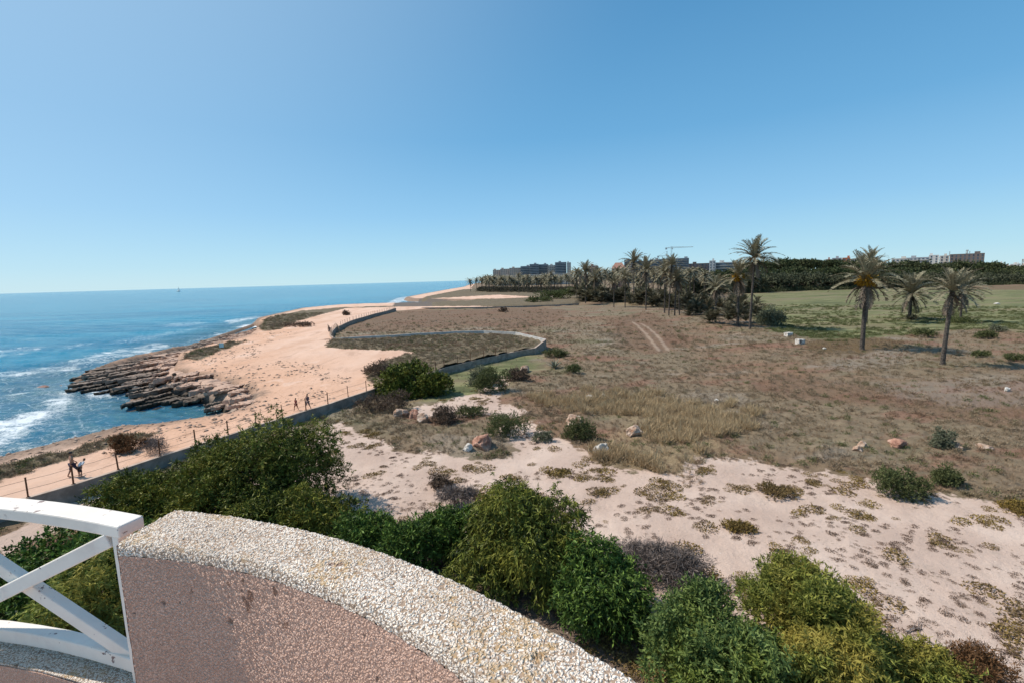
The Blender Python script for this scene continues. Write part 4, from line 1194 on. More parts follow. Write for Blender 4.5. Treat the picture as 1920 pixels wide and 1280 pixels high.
# ---------------------------------------------------------------- single shrubs that can be told apart
def small_shrub(px, py, wpx, hpx, mat, label, seed, n=None, ll=None, group=None, flat=.8, cat='shrub', **kw):
    p = place(px, py); s_ = ppm(p); rx = wpx / s_ / 2; rz = hpx / s_ * 1.05
    root = empty('shrub', p, 0, label, cat, group)
    ll = ll or max(.12, 2.6 / s_)
    n = n or int(np.clip(wpx * hpx * .9, 120, 1500))
    obj('foliage', bush_mesh('foliage', [(0, 0, rz * .28, rx, rx * flat, rz * .75), (rx * .35, -rx * .2, rz * .2, rx * .65, rx * .5, rz * .55), (-rx * .4, rx * .1, rz * .22, rx * .6, rx * .5, rz * .6)], n, 8, ll, ll * .38, mat, seed=seed, lobes=5, low=.0, twig=ll * 1.6, droop=.1, up=.6, **kw), root)
    return root
L_HEATH = leafmat('brown_heath_leaf', (.085, .058, .042), (.22, .155, .11), None, .8, .05)
L_SAGE = leafmat('grey_green_leaf', (.10, .11, .065), (.27, .27, .18), None, .8, .1)
for i, (px, py, w, h, mt, lb) in enumerate([
    (1692, 930, 84, 42, L_GSC, 'dark green compact bush standing alone on the edge of the pale sand'),
    (1776, 906, 46, 26, L_GSC, 'smaller dark green bush behind the compact one'),
    (952, 812, 80, 36, L_GSC, 'bright green sprawling bush between the reddish rocks and the sand track'),
    (1088, 822, 56, 34, L_GSC, 'green leafy shrub growing just below the tan boulder'),
    (922, 734, 60, 36, L_GSC, 'dark green bush beside the grey leaved one in the hollow'),
    (900, 722, 44, 30, L_SAGE, 'grey leaved feathery bush left of the dark green one in the hollow'),
    (720, 768, 96, 30, L_HEATH, 'wide purplish brown heath bush at the foot of the low wall'),
    (838, 790, 44, 26, L_HEATH, 'small round dark brown heath bush behind the white stone'),
    (1018, 826, 34, 18, L_SAGE, 'little grey green bush at the near side of the sandy gap'),
    (880, 780, 56, 16, L_GSC, 'flat green bush next to the round brown heath bush'),
    (1042, 668, 40, 12, L_GSC, 'dark tuft bush beside the spiky agave near the wall corner'),
    (1078, 698, 26, 14, L_GSC, 'small dark bush right of the agave on the brown plain'),
    (970, 712, 42, 22, L_HEATH, 'dull brown bush close to the wall in the grassy hollow'),
    (1040, 560, 60, 12, L_GSC, 'low green thicket on the pale dune before the palm grove'),
    (1010, 566, 40, 9, L_GSC, 'small green thicket at the seaward end of the dune'),
    (1075, 553, 44, 12, L_GSC, 'tallest green thicket beside the shaggy palm clump'),
    (234, 846, 52, 24, L_RUSTY, 'round reddish brown bush on the sea bank above the breaking water'),
    (276, 834, 32, 11, L_RUSTY, 'flat reddish brown bush on the sea bank next to the round one'),
    (712, 702, 60, 20, L_HEATH, 'brown bush on the scrubby tongue beyond the big evergreen'),
    (1442, 610, 46, 30, L_SAGE, 'pale green bush at the foot of the tall twin palms'),
    (1732, 632, 30, 13, L_GSC, 'round olive bush between the two lone palms'),
    (1848, 634, 30, 12, L_GSC, 'olive bush near the edge of the green field'),
    (1872, 622, 24, 10, L_SAGE, 'farther grey olive bush on the rim of the green field'),
    (1836, 668, 26, 9, L_GSC, 'low olive bush beyond the shadow of the slim lone palm'),
    (1905, 676, 34, 11, L_GSC, 'low olive bush at the far edge of the plain'),
    (1920, 955, 70, 9, L_MAT, 'yellow green cushion of sea plants on the sand edge'),
    (1385, 990, 56, 8, L_MAT, 'bright yellow cushion plant alone on the pale sand'),
    (1462, 925, 60, 11, L_MAT, 'large olive yellow cushion plant at the margin of the sand'),
    (1765, 838, 34, 30, L_SAGE, 'olive upright weed beside the flat tan stones'),
    (826, 910, 40, 14, L_HEATH, 'tiny dry bush alone on the crusted sand'),
    (558, 612, 60, 5, L_HEATH, 'dark strip of brush on the seaward rim of the sandy track'),
    (648, 591, 10, 4, L_HEATH, 'dark little bush on the wide sandy track near the timber fence'),
    (943, 585, 12, 6, L_HEATH, 'dark solitary bush on the brown field before the bay'),
    (1800, 606, 54, 8, L_GSC, 'dark base scrub under the paired palm')]):
    small_shrub(px, py, w, h, mt, lb, 100 + i)

# spiky agave
p = place(1040, 690); s_ = ppm(p)
ag = empty('agave', p, 0, 'spiky grey green agave with long pointed leaves near the wall corner', 'agave')
AGM = simple('agave_leaf', (.13, .14, .095), (.22, .22, .16), 5, .6)
for i in range(22):
    an = i * 2.4; el = .35 + .9 * (i / 22)
    d = Vector((math.cos(an) * math.cos(el), math.sin(an) * math.cos(el), math.sin(el))); L_ = 1.9
    sd_ = d.cross(Vector((0, 0, 1))).normalized() * .09
    q0 = d * .1; q1 = d * L_ * .5 + Vector((0, 0, .06)); q2 = d * L_ - Vector((0, 0, .12))
    mb = MB(); mb.add([q0 - sd_, q0 + sd_, q1 + sd_ * 1.1, q1 - sd_ * 1.1, q2, q1 - Vector((0, 0, .06))], [(0, 1, 2, 3), (3, 2, 4), (0, 3, 5), (1, 5, 2), (3, 4, 5), (2, 5, 4), (0, 5, 1)])
    mb.obj('leaf', AGM, ag)

# ---------------------------------------------------------------- boulders
def rock_mat(name, a_, b_, c_):
    t = NT(name); v = t.obco()
    c = t.ramp(t.noise(1.6, 6, .65, v), [(.34, c_), (.5, a_), (.66, b_)])
    c = t.mix(t.rng(t.noise(9, 5, .7, v), .5, .72, 0, .5), c, tuple(k * .45 for k in a_))
    return t.done(c, .9, t.bump(t.noise(5, 8, .65, v), .9, .12))
RK_TAN = rock_mat('tan_rock', (.44, .31, .23), (.62, .50, .41), (.30, .16, .10))
RK_RED = rock_mat('reddish_rock', (.38, .20, .14), (.52, .34, .26), (.22, .10, .07))
RK_WHITE = rock_mat('whitish_rock', (.58, .54, .49), (.74, .70, .65), (.36, .31, .26))
def boulder(px, py, wpx, hpx, mat, label, seed, group=None, kind='boulder', cat='rock'):
    from mathutils import noise as mn
    import bmesh
    p = place(px, py + hpx * .5); s_ = ppm(p)
    bm = bmesh.new(); bmesh.ops.create_icosphere(bm, subdivisions=4, radius=1.0)
    w = wpx / s_ / 2; h = hpx / s_
    off = Vector((seed * 7.3, seed * 3.1, 0))
    rnd_ = random.Random(seed)
    planes = [(Vector((rnd_.gauss(0, 1), rnd_.gauss(0, 1), rnd_.gauss(0, .8))).normalized(), rnd_.uniform(.55, .85)) for _ in range(11)]
    for v_ in bm.verts:
        q = v_.co.copy()
        for n_, dd in planes:
            e_ = q.dot(n_) - dd
            if e_ > 0: q -= n_ * e_ * .9
        q *= 1 + .22 * mn.noise(q * 1.7 + off) + .10 * mn.noise(q * 5 + off)
        v_.co = Vector((q.x * w * 1.25, q.y * w * 1.0, q.z * h * .75 + h * .25))
    me = bpy.data.meshes.new(kind); bm.to_mesh(me); bm.free(); me.materials.append(mat)
    o = obj(kind, me, None, p); o.rotation_euler = (0, 0, seed * .9)
    return tag(o, label, cat, group)
for i, (px, py, w, h, mt, lb) in enumerate([
    (1077, 787, 32, 20, RK_TAN, 'rugged tan boulder above the green leafy shrub'),
    (1191, 804, 32, 18, RK_TAN, 'elongated pinkish white boulder in the dry grass'),
    (1127, 838, 28, 26, RK_WHITE, 'round whitish boulder at the sand edge with brown stain'),
    (903, 825, 44, 24, RK_RED, 'reddish broken boulder largest of the rocks near the sprawling bush'),
    (878, 836, 18, 12, RK_WHITE, 'small white stone leaning on the reddish boulder'),
    (752, 770, 26, 14, RK_TAN, 'pale half buried boulder in front of the purplish heath'),
    (778, 774, 20, 18, RK_RED, 'upright reddish tan rock in the middle of three'),
    (792, 783, 22, 18, RK_TAN, 'slanting tan slab nearest the camera of three rocks'),
    (1108, 743, 20, 7, RK_WHITE, 'flat white slab lying in the dry plain'),
    (1131, 741, 9, 7, RK_WHITE, 'small white block beside the flat white slab'),
    (1616, 831, 15, 12, RK_TAN, 'square pinkish rock behind its low neighbour on the scrub'),
    (1609, 839, 16, 9, RK_TAN, 'low pinkish rock in front of the square one'),
    (1682, 828, 30, 16, RK_RED, 'rusty red and white boulder in the brown scrub'),
    (1786, 832, 26, 9, RK_TAN, 'flat tan stone next to the upright olive weed'),
    (1845, 835, 22, 7, RK_TAN, 'flattest tan stone farthest along the scrub margin'),
    (1888, 731, 10, 8, RK_WHITE, 'small white stone near the silvery patch of the plain'),
    (985, 690, 22, 13, RK_TAN, 'smooth buff boulder beside the dull brown bush by the wall'),
    (1345, 749, 9, 5, RK_WHITE, 'little white stone on the brown plain above the golden grass'),
    (1868, 569, 8, 4, RK_WHITE, 'white stone far out in the green field'),
    (1545, 652, 7, 4, RK_WHITE, 'tiny white stone on the rust brown patch under the palm'),
    (545, 792, 16, 8, RK_TAN, 'pale boulder at the wall foot over the dark evergreen'),
    (85, 727, 24, 11, RK_RED, 'isolated sea rock washed by foam off the tip of the shelf'),
    (118, 724, 18, 7, RK_RED, 'smaller dark sea rock between the isolated one and the shelf')]):
    boulder(px, py, w, h, mt, lb, i + 3)

# white masonry blocks
WB = simple('whitewashed_masonry', (.42, .36, .31), (.70, .66, .61), 2.2, .9, .4, 20)
DK = simple('dark_opening', (.03, .025, .02), (.05, .04, .035), 3, .9)
for px, py, wpx, lb, hole in ((1478, 631, 12.5, 'white masonry well block with flat lid at the field edge', False), (1500, 645, 15.5, 'white masonry block with dark opening nearest the palm', True)):
    p = place(px, py); s_ = ppm(p); w = wpx / s_
    root = empty('masonry_block', p, .3, lb, 'masonry block')
    h = .62 * w
    if hole:
        MB().box((-w * .27, 0, h / 2), (w * .44, w * .6, h)).obj('block_body', WB, root, bevel=.04)
        MB().box((w * .24, 0, h * .46), (w * .46, w * .6, h * .92)).obj('block_body', WB, root, bevel=.04)
        MB().box((-w * .25, -w * .305, h * .48), (w * .16, .03, h * .6)).obj('opening', DK, root)
    else:
        MB().box((0, 0, h * .42), (w, w * .7, h * .84)).obj('block_body', WB, root, bevel=.04)
        MB().box((0, 0, h * .92), (w * 1.06, w * .76, h * .14)).obj('lid', WB, root, bevel=.03)

# ---------------------------------------------------------------- palms
TRUNK = simple('palm_trunk_bark', (.045, .036, .030), (.12, .10, .085), 5, .95, .8, 16)
FR_G = leafmat('palm_frond_green', (.070, .064, .036), (.37, .335, .225), None, .6, .12, .30)
FR_D = leafmat('palm_frond_dead', (.085, .064, .048), (.26, .21, .165), None, .9, .05, .3)
FR_Y = leafmat('palm_fruit_stalk', (.34, .17, .02), (.55, .32, .04), None, .7, .1)
FR_K = leafmat('palm_young_shoot', (.030, .032, .018), (.13, .125, .075), None, .7, .1, .2)

def frond_mesh(name, el, droop, L, mat, seed, pairs=17, w=.085, ll=.62, vee=.35):
    rng = np.random.default_rng(seed)
    n = 11; pts = []
    p = np.zeros(3); e = el
    for i in range(n):
        pts.append(p.copy()); e = el - droop * ((i + 1) / n) ** 1.4
        p = p + np.array([math.cos(e), 0, math.sin(e)]) * L / (n - 1)
    pts = np.array(pts)
    V = []; F_ = []; T = []
    def quad(a_, b_, c_2, d_, t_):
        k = len(V); V.extend([a_, b_, c_2, d_]); F_.append((k, k + 1, k + 2, k + 3)); T.extend([t_] * 4)
    for i in range(n - 1):           # midrib
        w_ = .045 * (1 - i / n)
        s_ = np.array([0, w_, 0]); quad(pts[i] - s_, pts[i] + s_, pts[i + 1] + s_ * .9, pts[i + 1] - s_ * .9, .75)
    for j in range(pairs):
        t_ = .14 + .86 * (j + rng.random() * .6) / pairs
        x_ = t_ * (n - 1); i = min(int(x_), n - 2); b_ = pts[i] + (pts[i + 1] - pts[i]) * (x_ - i)
        tg = pts[i + 1] - pts[i]; tg /= np.linalg.norm(tg); up = np.cross(tg, [0, 1, 0]); up = up if up[2] > 0 else -up
        l_ = ll * (math.sin(math.pi * (.12 + .80 * t_)) ** .7) * rng.uniform(.85, 1.1)
        for sd_ in (-1, 1):
            d = tg * rng.uniform(.55, .85) + np.array([0, sd_, 0]) * .75 + up * vee * rng.uniform(.4, 1.2)
            d /= np.linalg.norm(d)
            tip = b_ + d * l_ + np.array([0, 0, -.10 * l_])
            q = tg * w / 2
            mid = b_ + d * l_ * .5
            quad(b_ - q * .6, b_ + q * .6, mid + q, mid - q, float(np.clip(rng.normal(.45 + .2 * sd_ * 0, .22), 0, 1)))
            quad(mid - q, mid + q, tip + q * .15, tip - q * .15, float(np.clip(rng.normal(.55, .22), 0, 1)))
    return mesh_np(name, V, F_, {'tint': T}, False, [mat])

FR = [frond_mesh('frond', R(e_), R(dr), 1.0, FR_G, s_, ll=.165, w=.040) for e_, dr, s_ in ((82, 25, 1), (66, 50, 2), (50, 62, 3), (34, 66, 4), (16, 58, 5), (0, 50, 6))]
FRD = [frond_mesh('dead_frond', R(e_), R(dr), .85, FR_D, s_, pairs=13, ll=.15, w=.042) for e_, dr, s_ in ((-22, 60, 7), (-45, 42, 8), (-62, 25, 9))]

def fruit_mesh():
    rng = np.random.default_rng(5); n = 420
    d = rng.normal(size=(n, 3)); d /= np.linalg.norm(d, axis=1, keepdims=True)
    C = d * np.array([.26, .26, .17]) * rng.uniform(.5, 1, (n, 1)) + np.array([0, 0, .02])
    V, F_ = leaf_arrays(C, d + rng.normal(size=(n, 3)) * .4 - np.array([0, 0, .6]), .12, .035, rng=rng)
    return mesh_np('fruit_stalks', V, F_, {'tint': np.repeat(rng.random(n), 4)}, False, [FR_Y])

def trunk_mesh(h, r0, r1, lean, name='trunk'):
    mb = MB(); n = int(max(8, h * 2.2)); P_ = []; rs = []
    for i in range(n + 1):
        t_ = i / n
        P_.append((lean[0] * t_ ** 1.5, lean[1] * t_ ** 1.5, -.4 + (h + .4) * t_))
        rs.append((r0 * 1.45 if i == 0 else r0 * 1.15 if i == 1 else r0 + (r1 - r0) * t_) * (1.0 + .07 * (i % 2)))
    rs[-1] *= 1.35; rs[-2] *= 1.25
    mb.tube(P_, rs, 10)
    return mesh_py(name, mb.v, mb.f, TRUNK)

def palm(px, py, cy, rpx, label, seed, dead=14, n=44, fruit=False, tw=.26, group='date palms on the plain', px_top=None):
    """date palm: foot surveyed at (px, py), crown heart at row cy, crown radius rpx in photo pixels; every frond is a part"""
    p = place(px, py); s_ = ppm(p); h = top_z(p, cy) - p.z; L = rpx / s_ * 1.25
    rnd = random.Random(seed)
    root = empty('date_palm', p, 0, label, 'palm tree', group)
    lean = (((px_top or px) - px) / s_, 0)
    obj('trunk', trunk_mesh(h, tw, tw * .74, lean), root)
    for i in range(n):
        k = min(5, int(i / n * 6)); o = obj('frond', FR[k], root, (lean[0], lean[1], h + .12 * (1 - i / n)))
        o.rotation_euler = (rnd.uniform(-.15, .15), rnd.uniform(-.16, .16), i * 2.39996 + rnd.uniform(-.2, .2))
        sc_ = L * rnd.uniform(.84, 1.08) * (.88 if k == 0 else 1); o.scale = (sc_, sc_, sc_)
    for i in range(dead):
        k = rnd.randrange(3); o = obj('dead_frond', FRD[k], root, (lean[0], lean[1], h - .1 - .5 * rnd.random()))
        o.rotation_euler = (0, rnd.uniform(-.1, .15), rnd.uniform(0, 6.28)); sc_ = L * rnd.uniform(.6, 1.0); o.scale = (sc_, sc_, sc_)
    if fruit:
        o = obj('fruit_stalks', fruit_mesh(), root, (lean[0], lean[1], h)); o.scale = (L * .95,) * 3
    return root

PL = [ # foot x, foot y, crown heart y, radius, label, kwargs
 (1616, 656, 527, 52, 'lone date palm with orange fruit stalks rising from the rust brown patch', dict(fruit=True, n=40, dead=18, tw=.36)),
 (1767, 683, 548, 44, 'slim lone date palm nearest the camera on the dry plain', dict(n=40, dead=16, tw=.30, px_top=1773)),
 (1705, 599, 551, 40, 'short date palm with scrubby base standing in the green field', dict(n=46, dead=16, tw=.42)),
 (1624, 606, 491, 27, 'tall palm whose crown shows above the fruiting one', dict(n=34, dead=8)),
 (1800, 604, 546, 34, 'palm behind the slim lone one with hanging dead fronds', dict(n=38, dead=18)),
 (1406, 617, 484, 38, 'tallest slender palm standing clear above the grove', dict(n=46, dead=10, tw=.28, px_top=1410)),
 (1383, 613, 521, 33, 'palm with yellowish heart next to the tallest slender one', dict(fruit=True, n=40, dead=16, tw=.34, px_top=1381)),
 (1341, 604, 541, 25, 'middle height palm with spiky top in the shaggy clump', dict(n=36, dead=12)),
 (1265, 592, 525, 24, 'front thin palm of the close pair with pale arching fronds', dict(n=34, dead=12, tw=.24, px_top=1267)),
 (1274, 591, 528, 19, 'leaning partner of the thin palm in the close pair', dict(n=26, dead=8, tw=.22, px_top=1270)),
 (1246, 587, 512, 26, 'broad headed palm in the middle of the grove', dict(n=38, dead=14, tw=.26)),
 (1254, 592, 498, 20, 'high palm with dark crown against the glass block', dict(n=36, dead=8, tw=.22, px_top=1258)),
 (1211, 581, 508, 26, 'palm with star shaped crown and bare straight trunk', dict(n=38, dead=10, tw=.26)),
 (1188, 569, 493, 23, 'high palm with its foot in the dark thicket', dict(n=38, dead=12, tw=.28)),
 (1172, 577, 522, 18, 'small palm by the dry yellow clearing', dict(n=28, dead=8, tw=.22)),
 (1151, 576, 530, 17, 'small palm at the seaward edge of the dry clearing', dict(n=28, dead=8, tw=.22)),
 (1098, 569, 511, 21, 'palm with curved head in front of the shaggy dark clump', dict(n=34, dead=12, tw=.28)),
 (1116, 566, 524, 20, 'fuller palm behind the dark clump by the dune', dict(n=34, dead=14, tw=.28))]
for i, (px, py, cy, rp_, lb, kw) in enumerate(PL):
    palm(px, py, cy, rp_, lb, 300 + i, **kw)

def palm_clump(px, py, wpx, hpx, label, seed, nh=4):
    """young date palms without trunks: several hearts with fronds springing from the ground"""
    p = place(px, py); s_ = ppm(p); w = wpx / s_; h = hpx / s_
    root = empty('palm_clump', p, 0, label, 'palm clump', 'shaggy young palms of the grove')
    rnd = random.Random(seed)
    kinds = [FRK[0], FRK[1], FRK[2], FRK[3]]
    for j in range(nh):
        cx, cy_ = rnd.uniform(-.3, .3) * w, rnd.uniform(-.25, .25) * w; hz = rnd.uniform(.0, .45) * h
        for i in range(22):
            o = obj('frond', kinds[i % 4], root, (cx, cy_, hz)); o.rotation_euler = (0, rnd.uniform(-.2, .2), rnd.uniform(0, 6.28))
            sc_ = min((h - hz) * .95, w * .55) * rnd.uniform(.7, 1.1); o.scale = (sc_,) * 3
    return root
FRK = [frond_mesh('frond', R(e_), R(dr), 1.0, m_, s_, ll=.22, w=.045) for e_, dr, s_, m_ in ((82, 40, 11, FR_K), (62, 60, 12, FR_G), (40, 60, 13, FR_K), (22, 40, 14, FR_K))]
for i, (px, py, w, h, lb) in enumerate([
    (1107, 571, 44, 38, 'dark shaggy palm clump beside the dune at the head of the grove'),
    (1128, 567, 30, 26, 'lower part of the dark palm thicket behind the dune clump'),
    (1200, 570, 40, 34, 'dark palm thicket around the foot of the high palm'),
    (1222, 566, 40, 30, 'grey green palm thicket behind the star crowned palm'),
    (1300, 592, 34, 52, 'dark narrow palm clump standing apart from the thin pair'),
    (1322, 590, 44, 36, 'dead grey palm thicket behind the narrow clump'),
    (1338, 606, 54, 30, 'low grey palm skirt spreading over the ground'),
    (1375, 610, 54, 50, 'broad dark palm clump at the foot of the twin palms'),
    (1408, 606, 40, 38, 'dark palm clump under the tallest palm'),
    (1705, 600, 42, 12, 'scrubby shoots around the short palm in the green field')]):
    palm_clump(px, py, w, h, lb, 400 + i)

rnd = random.Random(77); CL = []
for i in range(26):
    px = 1088 + i * 12.5 + rnd.uniform(-5, 5); w = rnd.uniform(34, 48)
    CL.append((px, palm_clump(px, 565 + (px - 1088) * .055 + rnd.uniform(-5, 3), w, rnd.uniform(26, 40), 'x', 450 + i, nh=3)))
    CL[-1][1]['group'] = 'dark palm thickets inside the grove'
# smaller far palms of the grove: crown and trunk only, meshes shared
def far_crown(seed):
    rng = np.random.default_rng(seed); V = []; F_ = []; T = []
    for i in range(34):
        el = R(75 - 115 * i / 34); az = i * 2.4; L = rng.uniform(.85, 1.05)
        pr = np.array([0, 0, .05]); e = el
        for k in range(4):
            e = el - R(55) * ((k + 1) / 4) ** 1.3
            nx = pr + np.array([math.cos(e) * math.cos(az), math.cos(e) * math.sin(az), math.sin(e)]) * L / 4
            w_ = .09 * (1 - abs(k - 1) * .25); s_ = np.array([-math.sin(az), math.cos(az), 0]) * w_
            dz = np.array([0, 0, -.03])
            b_ = len(V); V.extend([pr - s_ + dz, pr, nx, nx - s_ * .8 + dz, pr + s_ + dz, nx + s_ * .8 + dz]); F_ += [(b_, b_ + 1, b_ + 2, b_ + 3), (b_ + 1, b_ + 4, b_ + 5, b_ + 2)]
            T.extend([float(rng.random())] * 6)
            pr = nx
    return mesh_np('crown', V, F_, {'tint': T}, False, [FR_G])
FC = [far_crown(s_) for s_ in range(4)]
TM = trunk_mesh(1.0, .028, .021, (0, 0)); TM.name = 'far_trunk'
mbt = MB(); mbt.tube([(0, 0, -.03), (0, 0, .5), (0, 0, 1)], [.024, .019, .018], 7); TFAR = mesh_py('trunk', mbt.v, mbt.f, TRUNK)
ONES = 'zeroth first second third fourth fifth sixth seventh eighth ninth tenth eleventh twelfth thirteenth fourteenth fifteenth sixteenth seventeenth eighteenth nineteenth'.split()
TENS = ' tenth twentieth thirtieth fortieth fiftieth sixtieth seventieth eightieth ninetieth'.split(' ')
TENC = ' ten twenty thirty forty fifty sixty seventy eighty ninety'.split(' ')
def nth(i):
    return ONES[i] if i < 20 else TENS[i // 10] if i % 10 == 0 else TENC[i // 10] + ' ' + ONES[i % 10]
def count_off(items, fmt):
    '''words each label by the thing's turn along its row, counted from the sea side'''
    for i, (px, o) in enumerate(sorted(items, key=lambda t_: t_[0])): o['label'] = fmt % nth(i + 1)
count_off(CL, 'dark palm thicket filling the grove, %s from the dune')
def far_palm(px, py, cy, rpx, label, group, rnd):
    p = place(px, py); s_ = ppm(p); h = top_z(p, cy) - p.z
    root = empty('palm_tree', p, rnd.uniform(0, 6.28), label, 'palm tree', group)
    o = obj('trunk', TFAR, root); o.scale = (h * .8 + 2, h * .8 + 2, h)
    o = obj('crown', FC[rnd.randrange(4)], root, (0, 0, h)); L = rpx / s_; o.scale = (L, L, L)
    return px, root
rnd = random.Random(5)
far_palm(882, 547, 528, 11, 'outermost palm on the headland against the sea', 'palms on the far headland', rnd)
far_palm(894, 546, 526, 10, 'second palm on the headland against the sea', 'palms on the far headland', rnd)
far_palm(914, 547, 528, 11, 'dense dark palm of the headland before the beach houses', 'palms on the far headland', rnd)
far_palm(918, 546, 519, 5, 'thin high palm on the headland with tiny crown', 'palms on the far headland', rnd)
DR = []
for i in range(84):
    px = 905 + (i % 52) * 4.3 + rnd.uniform(-2.5, 2.5); k = (i % 52) / 52
    DR.append(far_palm(px, 545.5 + 2.0 * k + rnd.uniform(-2.5, 2), 527 - 5 * k + rnd.uniform(-5, 6), rnd.uniform(9, 13), 'palm in the dense row below the beige and glass blocks', 'palms in the dense row of the grove', rnd))
count_off(DR, 'palm in the dense row below the far blocks, %s counted from the sea')
TP = []
for px, py, cy in ((973, 550, 517), (990, 549, 520), (1034, 548, 514), (1062, 550, 518), (1073, 552, 512)):
    TP.append(far_palm(px, py, cy, 10, 'taller palm', 'taller palms before the dense row', rnd))
count_off(TP, 'taller palm in front of the dense row, %s from the sea')
DG = []
for i in range(60):
    px = 1078 + i * 4.2 + rnd.uniform(-5, 5)
    DG.append(far_palm(px, 556 + rnd.uniform(-4, 5), 517 + rnd.uniform(-10, 12), rnd.uniform(13, 19), 'palm deep inside the grove behind the front palms', 'palms deep inside the grove', rnd))
count_off(DG, 'palm deep inside the grove, %s counted from the sea side')

# ---------------------------------------------------------------- umbrella pines behind the green field
PINE = leafmat('pine_needles', (.028, .038, .018), (.125, .145, .065), (.08, .10, .04), .8, .1, .12)
PINE2 = leafmat('broadleaf_grey_green', (.05, .056, .034), (.16, .17, .10), None, .8, .1, .12)
def pine_crown(seed, mat, round_=False):
    rng = np.random.default_rng(seed)
    bl = [(rng.uniform(-.6, .6), rng.uniform(-.6, .6), rng.uniform(-.12, .22), rng.uniform(.35, .55), rng.uniform(.35, .55), rng.uniform(.2, .32) * (1.7 if round_ else 1)) for _ in range(8)]
    return bush_mesh('crown', bl, 420, 6, .11, .07, mat, seed=seed, low=-9, twig=.10, droop=.0, up=.5)
PC = [pine_crown(s_, PINE) for s_ in range(5)] + [pine_crown(s_ + 9, PINE2, True) for s_ in range(3)]
mbt = MB(); mbt.tube([(0, 0, -.1), (.02, 0, .5), (0, .02, 1)], [.035, .026, .016], 6)
for a_ in range(4): mbt.tube([(0, 0, .55 + .08 * a_), (.25 * math.cos(a_ * 1.7), .25 * math.sin(a_ * 1.7), .95)], [.014, .006], 4)
PT = mesh_py('trunk', mbt.v, mbt.f, BARK)
def treeline(xs, top, foot, R_, label, group, seed, kinds, jit=1.0, n=1):
    rnd = random.Random(seed); its = []
    for px in xs:
        px += rnd.uniform(-7, 7); fy = np.interp(px, *zip(*foot)) + rnd.uniform(-2, .5) * jit; ty = np.interp(px, *zip(*top)) + rnd.uniform(-3, 4)
        p = place(px, fy); s_ = ppm(p); r_ = R_ * rnd.uniform(.8, 1.25) / s_; H_ = top_z(p, ty) - p.z
        root = empty('pine_tree' if kinds[0] < 5 else 'broadleaf_tree', p, rnd.uniform(0, 6.28), label, 'tree', group)
        cz = max(H_ - r_ * .42, r_ * .3) if kinds[0] < 5 else H_ * .52
        if kinds[0] >= 5: r_ = max(r_, H_ * .8)
        o = obj('trunk', PT, root); o.scale = (H_ * .9, H_ * .9, cz)
        o = obj('crown', PC[rnd.choice(kinds)], root, (0, 0, cz)); o.scale = (r_, r_, r_ * rnd.uniform(.8, 1.2))
        its.append((px, root))
    count_off(its, label + ', %s from the grove')
footb = ((1280, 556), (1420, 549), (1500, 545), (1660, 541), (1750, 538), (1920, 533), (2200, 520))
topb = ((1280, 507), (1330, 508), (1380, 505), (1430, 492), (1480, 489), (1530, 491), (1600, 490), (1660, 491), (1750, 494), (1850, 497), (1920, 501), (2200, 500))
treeline(np.arange(1290, 2150, 17), topb, tuple((a_, b_ - 6) for a_, b_ in footb), 24, 'umbrella pine in the skyline row of the wood', 'umbrella pines on the skyline', 1, (0, 1, 2, 3, 4))
midt = tuple((a_, b_ + 14) for a_, b_ in topb)
treeline(np.arange(1286, 2150, 19), midt, tuple((a_, b_ - 3) for a_, b_ in footb), 24, 'dark pine in the middle depth of the wood', 'pines in the middle of the wood', 2, (0, 1, 2, 3, 4))
lowt = tuple((a_, b_ + 24) for a_, b_ in topb)
treeline(np.arange(1280, 2150, 12), lowt, footb, 19, 'grey green broadleaf tree along the front edge of the wood', 'trees along the front edge of the wood', 3, (5, 6, 7))

# ---------------------------------------------------------------- far buildings
def flat(name, c, rough=.85): return simple(name, tuple(k * .88 for k in c), c, .3, rough)
B_BEIGE = flat('beige_render', (.56, .46, .38)); B_BROWN = flat('brown_render', (.185, .15, .135)); B_WHITE = flat('white_render', (.62, .60, .57))
B_PALE = flat('pale_render', (.55, .51, .46)); B_PINK = flat('pink_render', (.42, .25, .20)); B_ORANGE = flat('orange_render', (.46, .17, .09))
B_GREY = flat('grey_render', (.38, .385, .40)); B_ROOF = flat('red_roof_tile', (.34, .185, .14)); B_CONC = flat('slab_concrete', (.42, .42, .42))
def glassmat():
    t = NT('dark_window_glass'); c = t.mix(t.rng(t.noise(.12, 3), .4, .6), (.03, .048, .075), (.075, .11, .15))
    t.b.inputs['Specular IOR Level'].default_value = .5
    return t.done(c, .15)
B_GLASS = glassmat(); B_STEEL = simple('crane_steel', (.22, .20, .17), (.34, .31, .27), 1, .6)

def spot(px, D):
    q = at(px, 900, 0); d = Vector((q.x, q.y, 0)).normalized() * D
    return Vector((d.x, d.y, ground_z(d.x, d.y) - .3))

